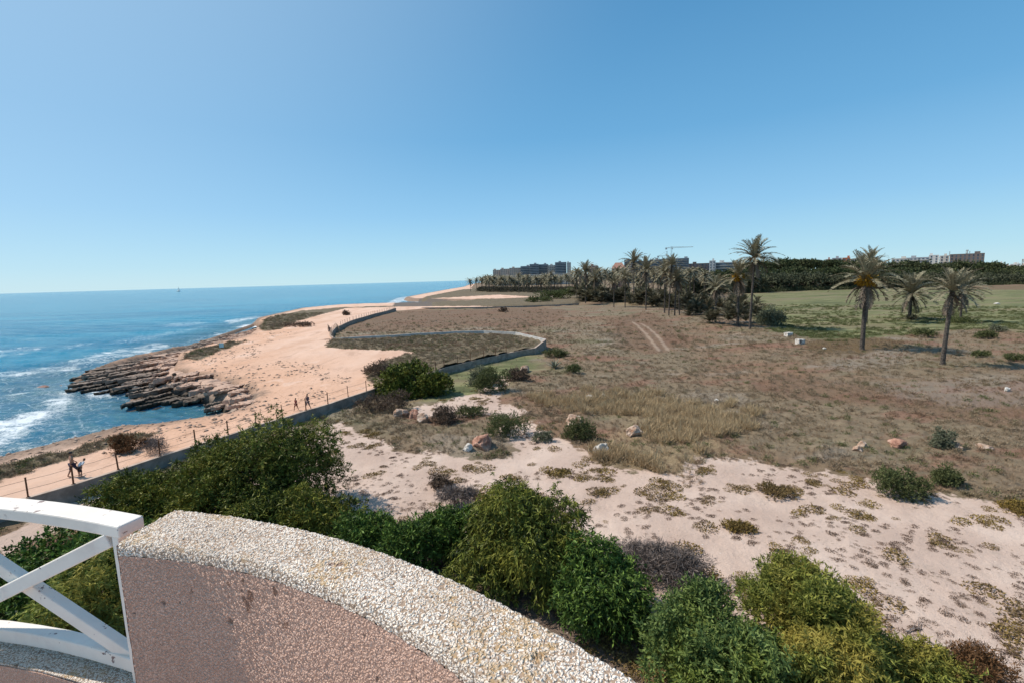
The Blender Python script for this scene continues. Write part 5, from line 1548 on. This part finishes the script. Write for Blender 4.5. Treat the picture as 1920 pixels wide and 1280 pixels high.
def building(px0, px1, ytop, D, mat, label, style='punched', depth=16, turn=0.0, roof=None, cat='building', fl=3.1, baseup=0):
    a_, b_ = spot(px0, D), spot(px1, D); c = (a_ + b_) / 2; w = (b_ - a_).length
    h = top_z(c, ytop) - c.z
    rz = math.atan2((b_ - a_).y, (b_ - a_).x) + turn
    root = empty('apartment_building' if cat == 'building' else 'house', c, rz, label, cat)
    MB().box((0, depth / 2, h / 2), (w, depth, h)).obj('wall', mat, root)
    nf = max(1, int(h / fl)); nb = max(2, int(w / 3.6))
    g = MB(); sl = MB()
    for i in range(nf):
        z = (i + .55) * h / nf
        if style == 'glass':
            g.box((0, -.05, z), (w * .96, .3, h / nf * .62)); g.box((-w / 2 - .02, depth / 2, z), (.3, depth * .9, h / nf * .62))
            sl.box((0, -.7, z - h / nf * .5), (w * 1.01, 1.5, .35))
        else:
            for j in range(nb):
                x_ = (j + .5) / nb * w - w / 2
                if style == 'bands': g.box((x_, -.04, z), (w / nb * .30, .3, h / nf * .6))
                else: g.box((x_, -.04, z), (w / nb * .5, .3, h / nf * .45))
            if style == 'balcony': sl.box((0, -.6, z - h / nf * .42), (w * .9, 1.4, .9 * h / nf * .35))
            for j in range(3): g.box((-w / 2 - .02, depth * (j + .5) / 3, z), (.3, 2.0, h / nf * .45))
    o = g.obj('window_rows', B_GLASS, root); o['kind'] = 'stuff'
    if sl.v: o = sl.obj('balcony_rows', B_CONC if style == 'glass' else B_PALE, root); o['kind'] = 'stuff'
    if roof == 'gable':
        mb = MB(); r_ = h * .28
        mb.add([(-w / 2 - .6, -.6, h), (w / 2 + .6, -.6, h), (w / 2 + .6, depth + .6, h), (-w / 2 - .6, depth + .6, h), (-w / 4, depth / 2, h + r_), (w / 4, depth / 2, h + r_)],
               [(0, 1, 5, 4), (1, 2, 5), (2, 3, 4, 5), (3, 0, 4), (0, 3, 2, 1)]); mb.obj('roof', B_ROOF, root)
    else:
        mb = MB(); mb.box((0, depth / 2, h + .35), (w * 1.005, depth * 1.01, .7)); mb.obj('roof_parapet', mat, root)
        mb = MB(); rr_ = random.Random(int(px0 * 3))
        mb.box((rr_.uniform(-.3, .3) * w, depth * .5, h + 1.9), (min(5, w * .3), 4, 2.4)); mb.obj('stair_head', mat, root)
    return root
for a_ in (
    (937, 953, 507, 980, B_BEIGE, 'lowest stepped wing of the rounded beige hotel nearest the sea', 'bands'),
    (950, 969, 505, 975, B_BEIGE, 'middle wing of the rounded beige hotel on the horizon', 'bands'),
    (966, 990, 503, 970, B_BEIGE, 'highest wing of the rounded beige hotel touching the glass tower', 'bands'),
    (986, 1003, 500, 960, B_GREY, 'first dark glass tower next to the beige hotel', 'glass'),
    (1002, 1018, 496, 950, B_GREY, 'second dark glass tower with pale floor slabs', 'glass'),
    (1017, 1035, 496.5, 965, B_GREY, 'third glass tower in the middle of the dark cluster', 'glass'),
    (1034, 1048, 498, 955, B_PALE, 'pale balconied tower within the dark glass cluster', 'balcony'),
    (1047, 1067, 492.5, 940, B_GREY, 'tallest dark glass tower of the cluster', 'glass'),
    (1068, 1075, 493, 935, B_PALE, 'narrow pale tower closing the glass cluster', 'bands'),
    (941, 1000, 518, 900, B_BEIGE, 'long low beige podium beneath the rounded hotel', 'punched'),
    (1000, 1076, 514.5, 890, B_PALE, 'pale low block in front of the glass towers', 'punched'),
    (1106, 1122, 499, 760, B_PINK, 'pinkish building half hidden by the curved palm', 'punched'),
    (1169, 1192, 488, 820, B_GREY, 'seaward part of the glass block under the tower crane', 'glass'),
    (1192, 1214, 490, 830, B_GREY, 'lower second part of the block under the crane', 'glass'),
    (1214, 1234, 487.5, 822, B_GREY, 'third part of the block left of the crane mast', 'glass'),
    (1234, 1262, 486, 815, B_GREY, 'part of the glass block right behind the crane mast', 'glass'),
    (1262, 1283, 485, 810, B_GREY, 'dark end tower of the block beneath the crane jib', 'glass'),
    (1283, 1320, 495, 720, B_BROWN, 'low brown block between the crane site and the white building', 'punched'),
    (1319, 1330, 490, 600, B_WHITE, 'bright white stair tower of the modern white building', 'bands'),
    (1330, 1366, 493, 605, B_WHITE, 'modern white building with long dark window strips', 'glass'),
    (1524, 1534, 487.5, 700, B_PINK, 'small salmon house peeping over the pines', 'punched'),
    (1535, 1552, 485, 720, B_GREY, 'grey block between the salmon and the orange houses', 'punched'),
    (1553, 1567, 484.5, 710, B_ORANGE, 'small orange house peeping over the pines', 'punched'),
    (1567, 1600, 486, 740, B_GREY, 'low grey block beside the orange house behind pines', 'punched'),
    (1600, 1614, 488, 735, B_WHITE, 'white gable just before the high palm crown', 'punched'),
    (1640, 1668, 486, 760, B_PALE, 'pale long block right behind the fruiting palm', 'punched'),
    (1664, 1706, 484, 790, B_GREY, 'long grey block before the white apartment houses', 'balcony'),
    (1705, 1723, 479.5, 820, B_WHITE, 'white apartment house with a stepped top', 'bands'),
    (1724, 1741, 480.5, 815, B_PALE, 'cream apartment house adjoining the large brown one', 'bands'),
    (1742, 1803, 477, 800, B_BROWN, 'large brown apartment block with rooftop antennas', 'bands')):
    building(*a_)
building(1147, 1171, 503.5, 520, B_PINK, 'pink house with low red tiled roof in the palm grove', roof='gable', cat='house')
rnd = random.Random(12); TW = []
for i in range(26):
    px = 1806 + i * 7 + rnd.uniform(-2, 2); top = 496.5 + rnd.uniform(-3.0, 2.5) - (px - 1800) * .01
    TW.append((px, building(px, px + rnd.uniform(6, 13), top, 1150 + rnd.uniform(-120, 120), rnd.choice([B_WHITE, B_WHITE, B_PALE, B_BEIGE]), 'x', 'punched', 12)))
    TW[-1][1]['group'] = 'white houses of the distant town'
count_off(TW, 'small white house of the distant town, %s after the brown block')

def mast(px, y0, y1, D, w, label, kind='lattice_mast', dishes=False):
    p = spot(px, D); z0 = top_z(p, y0) - p.z; z1 = top_z(p, y1) - p.z
    root = empty(kind, (p.x, p.y, p.z), 0, label, 'mast')
    mb = MB()
    for sx, sy in ((-1, -1), (1, -1), (1, 1), (-1, 1)): mb.beam((sx * w / 2, sy * w / 2, z0), (sx * w / 2, sy * w / 2, z1), w * .2, w * .2, (1, 0, 0))
    n = max(2, int((z1 - z0) / (w * 2)))
    for i in range(n):
        za, zb = z0 + (z1 - z0) * i / n, z0 + (z1 - z0) * (i + 1) / n
        mb.beam((-w / 2, -w / 2, za), (w / 2, -w / 2, zb), w * .12, w * .12); mb.beam((w / 2, w / 2, za), (-w / 2, w / 2, zb), w * .12, w * .12)
    mb.obj('frame', B_STEEL, root)
    if dishes:
        mb = MB()
        for i in range(5): mb.box((rnd.uniform(-1, 1) * w, -w * .7, z1 - 1 - i * 2.2), (w * .9, .6, 1.6))
        mb.obj('antenna_panels', B_PALE, root)
    return root, p, z0, z1
mast(1771, 477.5, 468.5, 805, 1.0, 'thick rooftop antenna in the middle of the brown block', dishes=True)
mast(1776, 477.5, 471, 805, .6, 'thin rooftop antenna beside the thick one')
mast(1741, 481, 471.5, 812, .5, 'thin antenna above the cream apartment house')
mast(1884, 500, 477, 1120, 2.0, 'lattice telecom mast with antennas over the white town', dishes=True)
mast(1874, 500, 486, 1130, 3.2, 'squat lattice tower next to the telecom mast', dishes=True)
# tower cranes over the glass block
def crane(px, ybase, ytop, xl, xr, yj, D, label, w=1.6):
    p = spot(px, D); z0 = 0; zj = top_z(p, yj) - p.z; zt = top_z(p, ytop) - p.z
    a_, b_ = spot(xl, D), spot(xr, D); d = (b_ - a_).normalized(); rz = math.atan2(d.y, d.x)
    root = empty('tower_crane', p, rz, label, 'crane')
    mb = MB()
    for sx, sy in ((-1, -1), (1, -1), (1, 1), (-1, 1)): mb.beam((sx * w / 2, sy * w / 2, 0), (sx * w / 2, sy * w / 2, zt), .3, .3, (1, 0, 0))
    n = int(zt / (w * 1.3))
    for i in range(n):
        za, zb = zt * i / n, zt * (i + 1) / n
        for s_ in (-1, 1): mb.beam((-w / 2, s_ * w / 2, za), (w / 2, s_ * w / 2, zb), .16, .16); mb.beam((s_ * w / 2, -w / 2, za), (s_ * w / 2, w / 2, zb), .16, .16)
    mb.obj('mast', B_STEEL, root)
    L0 = -(Vector((p.x, p.y)) - Vector((a_.x, a_.y))).length; L1 = (Vector((b_.x, b_.y)) - Vector((p.x, p.y))).length
    for nm, x0, x1 in (('jib', 0, L1), ('counter_jib', L0, 0)):
        mb = MB(); mb.beam((x0, -.6, zj), (x1, -.6, zj), .25, .25); mb.beam((x0, .6, zj), (x1, .6, zj), .25, .25); mb.beam((x0, 0, zj + 1.3), (x1, 0, zj + (.9)), .25, .25)
        k = max(2, int(abs(x1 - x0) / 2.2))
        for i in range(k):
            xa, xb = x0 + (x1 - x0) * i / k, x0 + (x1 - x0) * (i + 1) / k
            mb.beam((xa, -.6, zj), ((xa + xb) / 2, 0, zj + 1.2), .12, .12); mb.beam(((xa + xb) / 2, 0, zj + 1.2), (xb, -.6, zj), .12, .12)
        mb.obj(nm, B_STEEL, root)
    MB().box((L0 + 1.5, 0, zj - .8), (3, 1.6, 2.4)).obj('counterweight', B_CONC, root)
    MB().box((1.4, -1.2, zj - 1.2), (1.6, 1.4, 2.0)).obj('cab', B_PALE, root)
    mb = MB(); mb.tube([(0, 0, zt), (L1 * .62, 0, zj + 1.1)], .1, 4); mb.tube([(0, 0, zt), (L0 * .9, 0, zj + .6)], .1, 4); mb.obj('tie_rod', B_STEEL, root)
    return root
crane(1252, 490, 462.5, 1241, 1290, 465.5, 850, 'tall tower crane with long level jib above the glass block')
crane(1244, 490, 471, 1227, 1247, 480.5, 870, 'shorter tower crane with its jib towards the sea behind the tall one', w=1.3)

# ---------------------------------------------------------------- sailing boat
p = at(335, 547.2, SEA); s_ = ppm(p)
boat = empty('sailing_boat', p, -.5, 'tiny white sailing boat near the horizon', 'boat')
SAIL = leafmat('white_sail', (.80, .80, .78), (.84, .84, .82), None, .8, .5)
L_ = 12.0 / s_; mb = MB()
V = []
for x_, w_, z_ in ((-.5, .75, .09), (-.2, 1, .08), (.2, .85, .09), (.5, .05, .13)):
    for yy, zz in ((-w_, z_), (-w_ * .6, -.03), (w_ * .6, -.03), (w_, z_)): V.append((x_ * L_, yy * .15 * L_, zz * L_))
mb.add(V, [(i * 4 + k, i * 4 + k + 1, (i + 1) * 4 + k + 1, (i + 1) * 4 + k) for i in range(3) for k in range(3)] + [(i * 4 + 3, i * 4, (i + 1) * 4, (i + 1) * 4 + 3) for i in range(3)] + [(0, 3, 2, 1), (12, 13, 14, 15)])
mb.obj('hull', SAIL, boat)
mh = 9.5 / s_
mb = MB(); mb.tube([(.05 * L_, 0, 0), (.05 * L_, 0, mh)], .012 * L_, 6); mb.obj('mast', SAIL, boat)
mb = MB(); mb.add([(.04 * L_, 0, .12 * L_), (-.45 * L_, .05 * L_, .14 * L_), (.04 * L_, 0, mh * .97), (-.2 * L_, .07 * L_, mh * .45)], [(0, 1, 3), (0, 3, 2), (3, 1, 0), (2, 3, 0)]); mb.obj('mainsail', SAIL, boat)
mb = MB(); mb.add([(.08 * L_, 0, .10 * L_), (.48 * L_, 0, .12 * L_), (.06 * L_, 0, mh * .85), (.2 * L_, -.05 * L_, mh * .35)], [(0, 1, 3), (0, 3, 2), (1, 2, 3)]); mb.obj('headsail', SAIL, boat)

# ---------------------------------------------------------------- people
SKIN = simple('sunlit_skin', (.30, .155, .10), (.38, .21, .14), 4, .6)
def cloth(name, c): return simple(name, c, tuple(k * 1.2 for k in c), 9, .85)
J = dict(pelvis=(0, 0, .93), spine=(0, -.01, 1.12), chest=(0, 0, 1.32), neck=(0, .0, 1.46), skull=(0, .025, 1.56), crown=(0, .015, 1.66))
def person(px, py, toppx, rz, label, clothes, seed, pose='walk', zg=None, carry=None, cap=None, hair=(.05, .035, .025), group=None, height=None):
    p = place(px, py, 0); s_ = ppm(p)
    p.z = zg if zg is not None else p.z
    H_ = height or (top_z(p, toppx) - p.z); k = H_ / 1.72
    root = empty('person', p, rz, label, 'person', group); root.scale = (k, k, k)
    rnd = random.Random(seed); Jt = {a_: Vector(b_) for a_, b_ in J.items()}; E_ = [('pelvis', 'spine'), ('spine', 'chest'), ('chest', 'neck'), ('neck', 'skull'), ('skull', 'crown')]
    rad = dict(pelvis=(.145, .105), spine=(.125, .09), chest=(.155, .10), neck=(.055, .055), skull=(.078, .092), crown=(.070, .082))
    st = .26 if pose == 'walk' else .03
    dz = 0
    if pose == 'sit': dz = -.55
    for i, sd_ in enumerate((-1, 1)):
        n_ = 'l' if sd_ < 0 else 'r'; f_ = st * sd_
        Jt[n_ + 'hip'] = Vector((.09 * sd_, 0, .88))
        if pose == 'sit':
            Jt[n_ + 'knee'] = Vector((.14 * sd_, .42, .95)); Jt[n_ + 'ankle'] = Vector((.13 * sd_, .55, .58)); Jt[n_ + 'toe'] = Vector((.14 * sd_, .70, .56))
        else:
            Jt[n_ + 'knee'] = Vector((.10 * sd_, f_ * .6 + .05, .48)); Jt[n_ + 'ankle'] = Vector((.10 * sd_, f_ - .02, .08 + (.05 if f_ < 0 and pose == 'walk' else 0))); Jt[n_ + 'toe'] = Vector((.12 * sd_, f_ + .15, .035))
        sw = -f_ * .9
        Jt[n_ + 'sho'] = Vector((.175 * sd_, 0, 1.39)); Jt[n_ + 'elb'] = Vector((.235 * sd_, sw * .5 - .03, 1.12)); Jt[n_ + 'wri'] = Vector((.24 * sd_, sw + .06, .90)); Jt[n_ + 'palm'] = Vector((.238 * sd_, sw + .085, .835))
        E_ += [('pelvis', n_ + 'hip'), (n_ + 'hip', n_ + 'knee'), (n_ + 'knee', n_ + 'ankle'), (n_ + 'ankle', n_ + 'toe'), ('chest', n_ + 'sho'), (n_ + 'sho', n_ + 'elb'), (n_ + 'elb', n_ + 'wri'), (n_ + 'wri', n_ + 'palm')]
        rad.update({n_ + 'hip': (.088, .088), n_ + 'knee': (.056, .056), n_ + 'ankle': (.038, .038), n_ + 'toe': (.036, .030), n_ + 'sho': (.058, .058), n_ + 'elb': (.040, .040), n_ + 'wri': (.028, .028), n_ + 'palm': (.034, .020)})
        for f in range(5):
            q = Jt[n_ + 'palm'] + (Vector((-.02 * sd_, .035, -.015)) if f == 4 else Vector((0, (f - 1.5) * .017, -.065 - .006 * (1.5 - abs(f - 1.5)))))
            Jt[f'{n_}f{f}'] = q; E_.append((n_ + 'palm', f'{n_}f{f}')); rad[f'{n_}f{f}'] = (.009, .009)
    if pose == 'bend':
        for a_ in ('spine', 'chest', 'neck', 'skull', 'crown', 'lsho', 'rsho', 'lelb', 'relb', 'lwri', 'rwri', 'lpalm', 'rpalm') + tuple(f'{n_}f{f}' for n_ in 'lr' for f in range(5)):
            v_ = Jt[a_] - Vector((0, 0, .93)); t_ = R(-42); Jt[a_] = Vector((v_.x, v_.y * math.cos(t_) - v_.z * math.sin(t_), v_.y * math.sin(t_) + v_.z * math.cos(t_) + .93))
    def skin(name, names, grow, mat, sub=2):
        ks = [a_ for a_ in Jt if a_ in names]; ix = {a_: i for i, a_ in enumerate(ks)}
        me = bpy.data.meshes.new(name)
        me.from_pydata([Jt[a_] + Vector((0, 0, dz)) for a_ in ks], [(ix[a_], ix[b_]) for a_, b_ in E_ if a_ in ix and b_ in ix], [])
        me.materials.append(mat)
        o = obj(name, me, root); md = o.modifiers.new('skin', 'SKIN'); md.use_smooth_shade = True
        for a_, v_ in ix.items():
            sv = me.skin_vertices[0].data[v_]; sv.radius = (rad[a_][0] + grow, rad[a_][1] + grow); sv.use_root = (v_ == 0)
        o.modifiers.new('sub', 'SUBSURF').levels = sub; o.modifiers['sub'].render_levels = sub
        return o
    skin('body', set(Jt), 0, SKIN, 2)
    top, bot, sh = clothes
    if top: skin('shirt', {'pelvis', 'spine', 'chest', 'lsho', 'rsho', 'lelb', 'relb'} if sh else {'spine', 'chest', 'lsho', 'rsho', 'pelvis'}, .016, cloth('shirt_cloth', top), 2)
    if bot: skin('shorts', {'pelvis', 'lhip', 'rhip', 'lknee', 'rknee'}, .020, cloth('shorts_cloth', bot), 2)
    hc = Jt['crown'] + Vector((0, -.012, dz + .01))
    import bmesh
    bm = bmesh.new(); bmesh.ops.create_uvsphere(bm, u_segments=14, v_segments=8, radius=1)
    for v_ in bm.verts:
        z = v_.co.z; front = v_.co.y > .25 and z < .1
        v_.co = Vector((v_.co.x * .088, v_.co.y * .098 - (.03 if front else 0), z * (.075 if z > 0 else .085)))
    me = bpy.data.meshes.new('hair'); bm.to_mesh(me); bm.free(); me.materials.append(cloth('hair_colour', hair)); o = obj('hair', me, root, hc + Vector((0, -.018, -.005)))
    for q in me.polygons: q.use_smooth = True
    mb = MB(); f0 = Jt['skull'] + Vector((0, .088, dz)); mb.add([f0 + Vector((-.012, 0, -.01)), f0 + Vector((.012, 0, -.01)), f0 + Vector((0, .028, -.016)), f0 + Vector((0, .004, .03))], [(0, 1, 2), (0, 2, 3), (2, 1, 3), (0, 3, 1)]); mb.obj('nose', SKIN, root)
    mb = MB()
    for sd_ in (-1, 1): mb.box(tuple(f0 + Vector((.030 * sd_, .0, .022))), (.02, .012, .009))
    mb.obj('eyes', cloth('eye_dark', (.02, .015, .012)), root)
    if cap:
        mb = MB(); mb.tube([hc + Vector((0, 0, .0)), hc + Vector((0, 0, .05)), hc + Vector((0, 0, .085))], [.098, .088, .04], 14); mb.box(tuple(hc + Vector((0, .12, .01))), (.14, .12, .014)); mb.obj('cap', cloth('cap_cloth', cap), root)
    return root
RZ = 2.6
person(556, 769.5, 745.5, 2.7, 'walker in a dark red top seen from behind on the pink path', ((.16, .02, .02), (.10, .015, .015), True), 1, zg=.05)
person(578, 767, 738, 2.75, 'taller walker in a dark long top beside the one in red', ((.045, .04, .065), (.20, .15, .15), True), 2, zg=.05)
person(139, 893, 846.5, -.5, 'shirtless tanned man with a dark cap walking along the wall', (None, (.02, .022, .05), False), 3, zg=.05, cap=(.02, .022, .03))
person(151, 895, 862, -.3, 'stooping figure in black shorts and white top beside the shirtless man', ((.55, .55, .56), (.015, .015, .02), True), 4, 'bend', zg=.05, height=1.42)
person(618, 627, 611, .4, 'lone dark clad person standing by the timber fence on the wide track', ((.03, .03, .035), (.03, .03, .035), True), 5, 'stand')
person(340, 706, 692, 1.2, 'bather with bare back stooping on the reddish rocks', (None, (.10, .03, .08), False), 6, 'bend')
person(279, 697, 687, .6, 'dark haired bather sitting beside the pale blue parasol', ((.05, .05, .09), (.03, .03, .05), False), 7, 'sit', height=1.72)
person(297, 699, 688, 2.0, 'bather in dark swimwear sitting in the shade of the parasol', ((.03, .03, .04), (.03, .03, .04), False), 8, 'sit', height=1.72)

# parasol, folding chair and bin on the shore
p = place(292, 697, -.6)
par = empty('parasol', p, 0, 'pale blue beach parasol open over the rock ledges', 'parasol')
PB = cloth('pale_blue_canvas', (.30, .52, .58))
mb = MB(); mb.tube([(0, 0, -.2), (0, 0, 1.85)], .02, 6); mb.obj('pole', PAINT, par)
V = [(0, 0, 2.0)] + [(1.15 * math.cos(i * math.pi / 4), 1.15 * math.sin(i * math.pi / 4), 1.58) for i in range(8)] + [(1.16 * math.cos(i * math.pi / 4), 1.16 * math.sin(i * math.pi / 4), 1.46) for i in range(8)]
mb = MB(); mb.add(V, [(0, i + 1, (i + 1) % 8 + 1) for i in range(8)] + [(i + 1, i + 9, (i + 1) % 8 + 9, (i + 1) % 8 + 1) for i in range(8)]); mb.obj('canopy', PB, par)
p = place(355, 708, -.3)
ch = empty('beach_chair', p, 2.2, 'purple folding beach chair on the reddish shore rocks', 'chair')
PU = cloth('purple_canvas', (.16, .045, .10))
mb = MB(); mb.beam((0, .25, .42), (0, -.28, .34), .55, .02); mb.obj('seat', PU, ch)
mb = MB(); mb.beam((0, -.28, .34), (0, -.52, .98), .55, .02, (0, 1, 0)); mb.obj('backrest', PU, ch)
for sd_ in (-1, 1):
    mb = MB(); mb.tube([(sd_ * .28, .3, 0), (sd_ * .28, -.3, .6)], .014, 6); mb.tube([(sd_ * .28, -.35, 0), (sd_ * .28, .3, .55)], .014, 6); mb.obj('leg', PAINT, ch)
p = place(416, 656, -.1)
sg = empty('information_board', p, .5, 'small pale blue board on posts by the grassy patch', 'sign')
MB().box((0, 0, 1.0), (.8, .06, .9)).obj('panel', PB, sg)
for sd_ in (-1, 1): MB().box((sd_ * .36, .05, .6), (.07, .07, 1.5)).obj('post', WOODP, sg)

# timber steps and handrails where the track meets the walls
p = place(626, 622, 0); s_ = ppm(p)
stp = empty('timber_ramp', p, .5, 'weathered timber ramp with handrails at the bend of the dark wall', 'ramp')
for i in range(10): MB().box((0, -2.2 + i * .5, .10 + i * .09), (2.4, .42, .06)).obj('tread', WOODP, stp)
for sd_ in (-1, 1):
    for i in range(5): MB().box((sd_ * 1.25, -2.2 + i * 1.1, .65 + i * .2), (.12, .12, 1.5)).obj('post', WOODP, stp)
    for hz in (1.3, .85):
        mb = MB(); mb.beam((sd_ * 1.25, -2.3, hz), (sd_ * 1.25, 2.3, hz + .82), .08, .12); mb.obj('handrail', WOODP, stp)

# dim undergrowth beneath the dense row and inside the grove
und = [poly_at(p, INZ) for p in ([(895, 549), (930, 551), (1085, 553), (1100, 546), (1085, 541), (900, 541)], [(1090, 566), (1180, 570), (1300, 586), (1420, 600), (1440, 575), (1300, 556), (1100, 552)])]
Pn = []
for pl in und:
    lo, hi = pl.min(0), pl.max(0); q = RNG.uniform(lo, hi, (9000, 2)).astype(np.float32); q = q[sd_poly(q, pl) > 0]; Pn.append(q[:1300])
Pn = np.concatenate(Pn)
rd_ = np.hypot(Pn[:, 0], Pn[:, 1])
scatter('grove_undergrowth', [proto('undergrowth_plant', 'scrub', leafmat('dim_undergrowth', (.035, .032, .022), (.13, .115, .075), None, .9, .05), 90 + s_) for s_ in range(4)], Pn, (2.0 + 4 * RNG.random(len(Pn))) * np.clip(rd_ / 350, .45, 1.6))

# broken stones and dark plants on the coast side
P3 = fan(26000, 30, 150, -58, -6, .5)
f3 = fields(P3); n3_ = fbm(P3[:, 0], P3[:, 1], 4, 401, 3)
sel = (f3['inl'] < -1) & (f3['land'] > 1) & ((f3['rock'] > -9 - 6 * n3_) & (n3_ > .45) | (f3['land'] < 5))
sel &= f3['rock'] < 0
scatter('shore_stones', [proto('shore_stone', 'stone', simple('brown_shore_stone', (.20, .13, .09), (.45, .31, .23), 2, .9), 140 + k) for k in range(5)], P3[sel], .8 + 4.5 * RNG.random(sel.sum()) ** 3)

# dead branches lying on the sand
for i, (a_, b_, lb) in enumerate([((1320, 1188), (1450, 1182), 'dead straight branch lying on the sand behind the feathery bush'), ((1560, 1190), (1880, 1256), 'long thin dead bough across the lower sand'), ((1722, 1190), (1870, 1290), 'forked dry branch next to the rusty shrub'), ((1700, 1186), (1730, 1178), 'short grey stick alone on the pale sand')]):
    p, q = place(*a_), place(*b_); c = (p + q) / 2; root = empty('fallen_branch', c, 0, lb, 'branch'); rr = random.Random(i)
    pts = [(p.lerp(q, k / 6) - c) + Vector((rr.uniform(-.06, .06), rr.uniform(-.06, .06), .05 + .05 * rr.random())) for k in range(7)]
    mb = MB(); mb.tube(pts, [.028 * (1 - k / 9) for k in range(7)], 6); mb.obj('stem', TWIG, root)
    for k in range(5):
        s_ = pts[1 + k]; e_ = s_ + (q - p).normalized() * rr.uniform(.2, .5) + Vector((rr.uniform(-.4, .4), rr.uniform(-.4, .4), rr.uniform(0, .12)))
        mb = MB(); mb.tube([s_, e_], [.013, .004], 5); mb.obj('twig', TWIG, root)

# shrubby foot of the wood
Pw = []
for k in range(1500):
    px = RNG.uniform(1395, 2150); fy = np.interp(px, *zip(*footb)) + RNG.uniform(-3.5, .5); q = at(px, fy, INZ); Pw.append((q.x, q.y))
Pw = np.array(Pw, dtype=np.float32)
scatter('wood_edge_shrubs', [proto('edge_plant', 'scrub', leafmat('wood_edge_leaf', (.035, .042, .022), (.15, .16, .085), None, .9, .05), 190 + s_) for s_ in range(4)], Pw, 4 + 6 * RNG.random(len(Pw)))
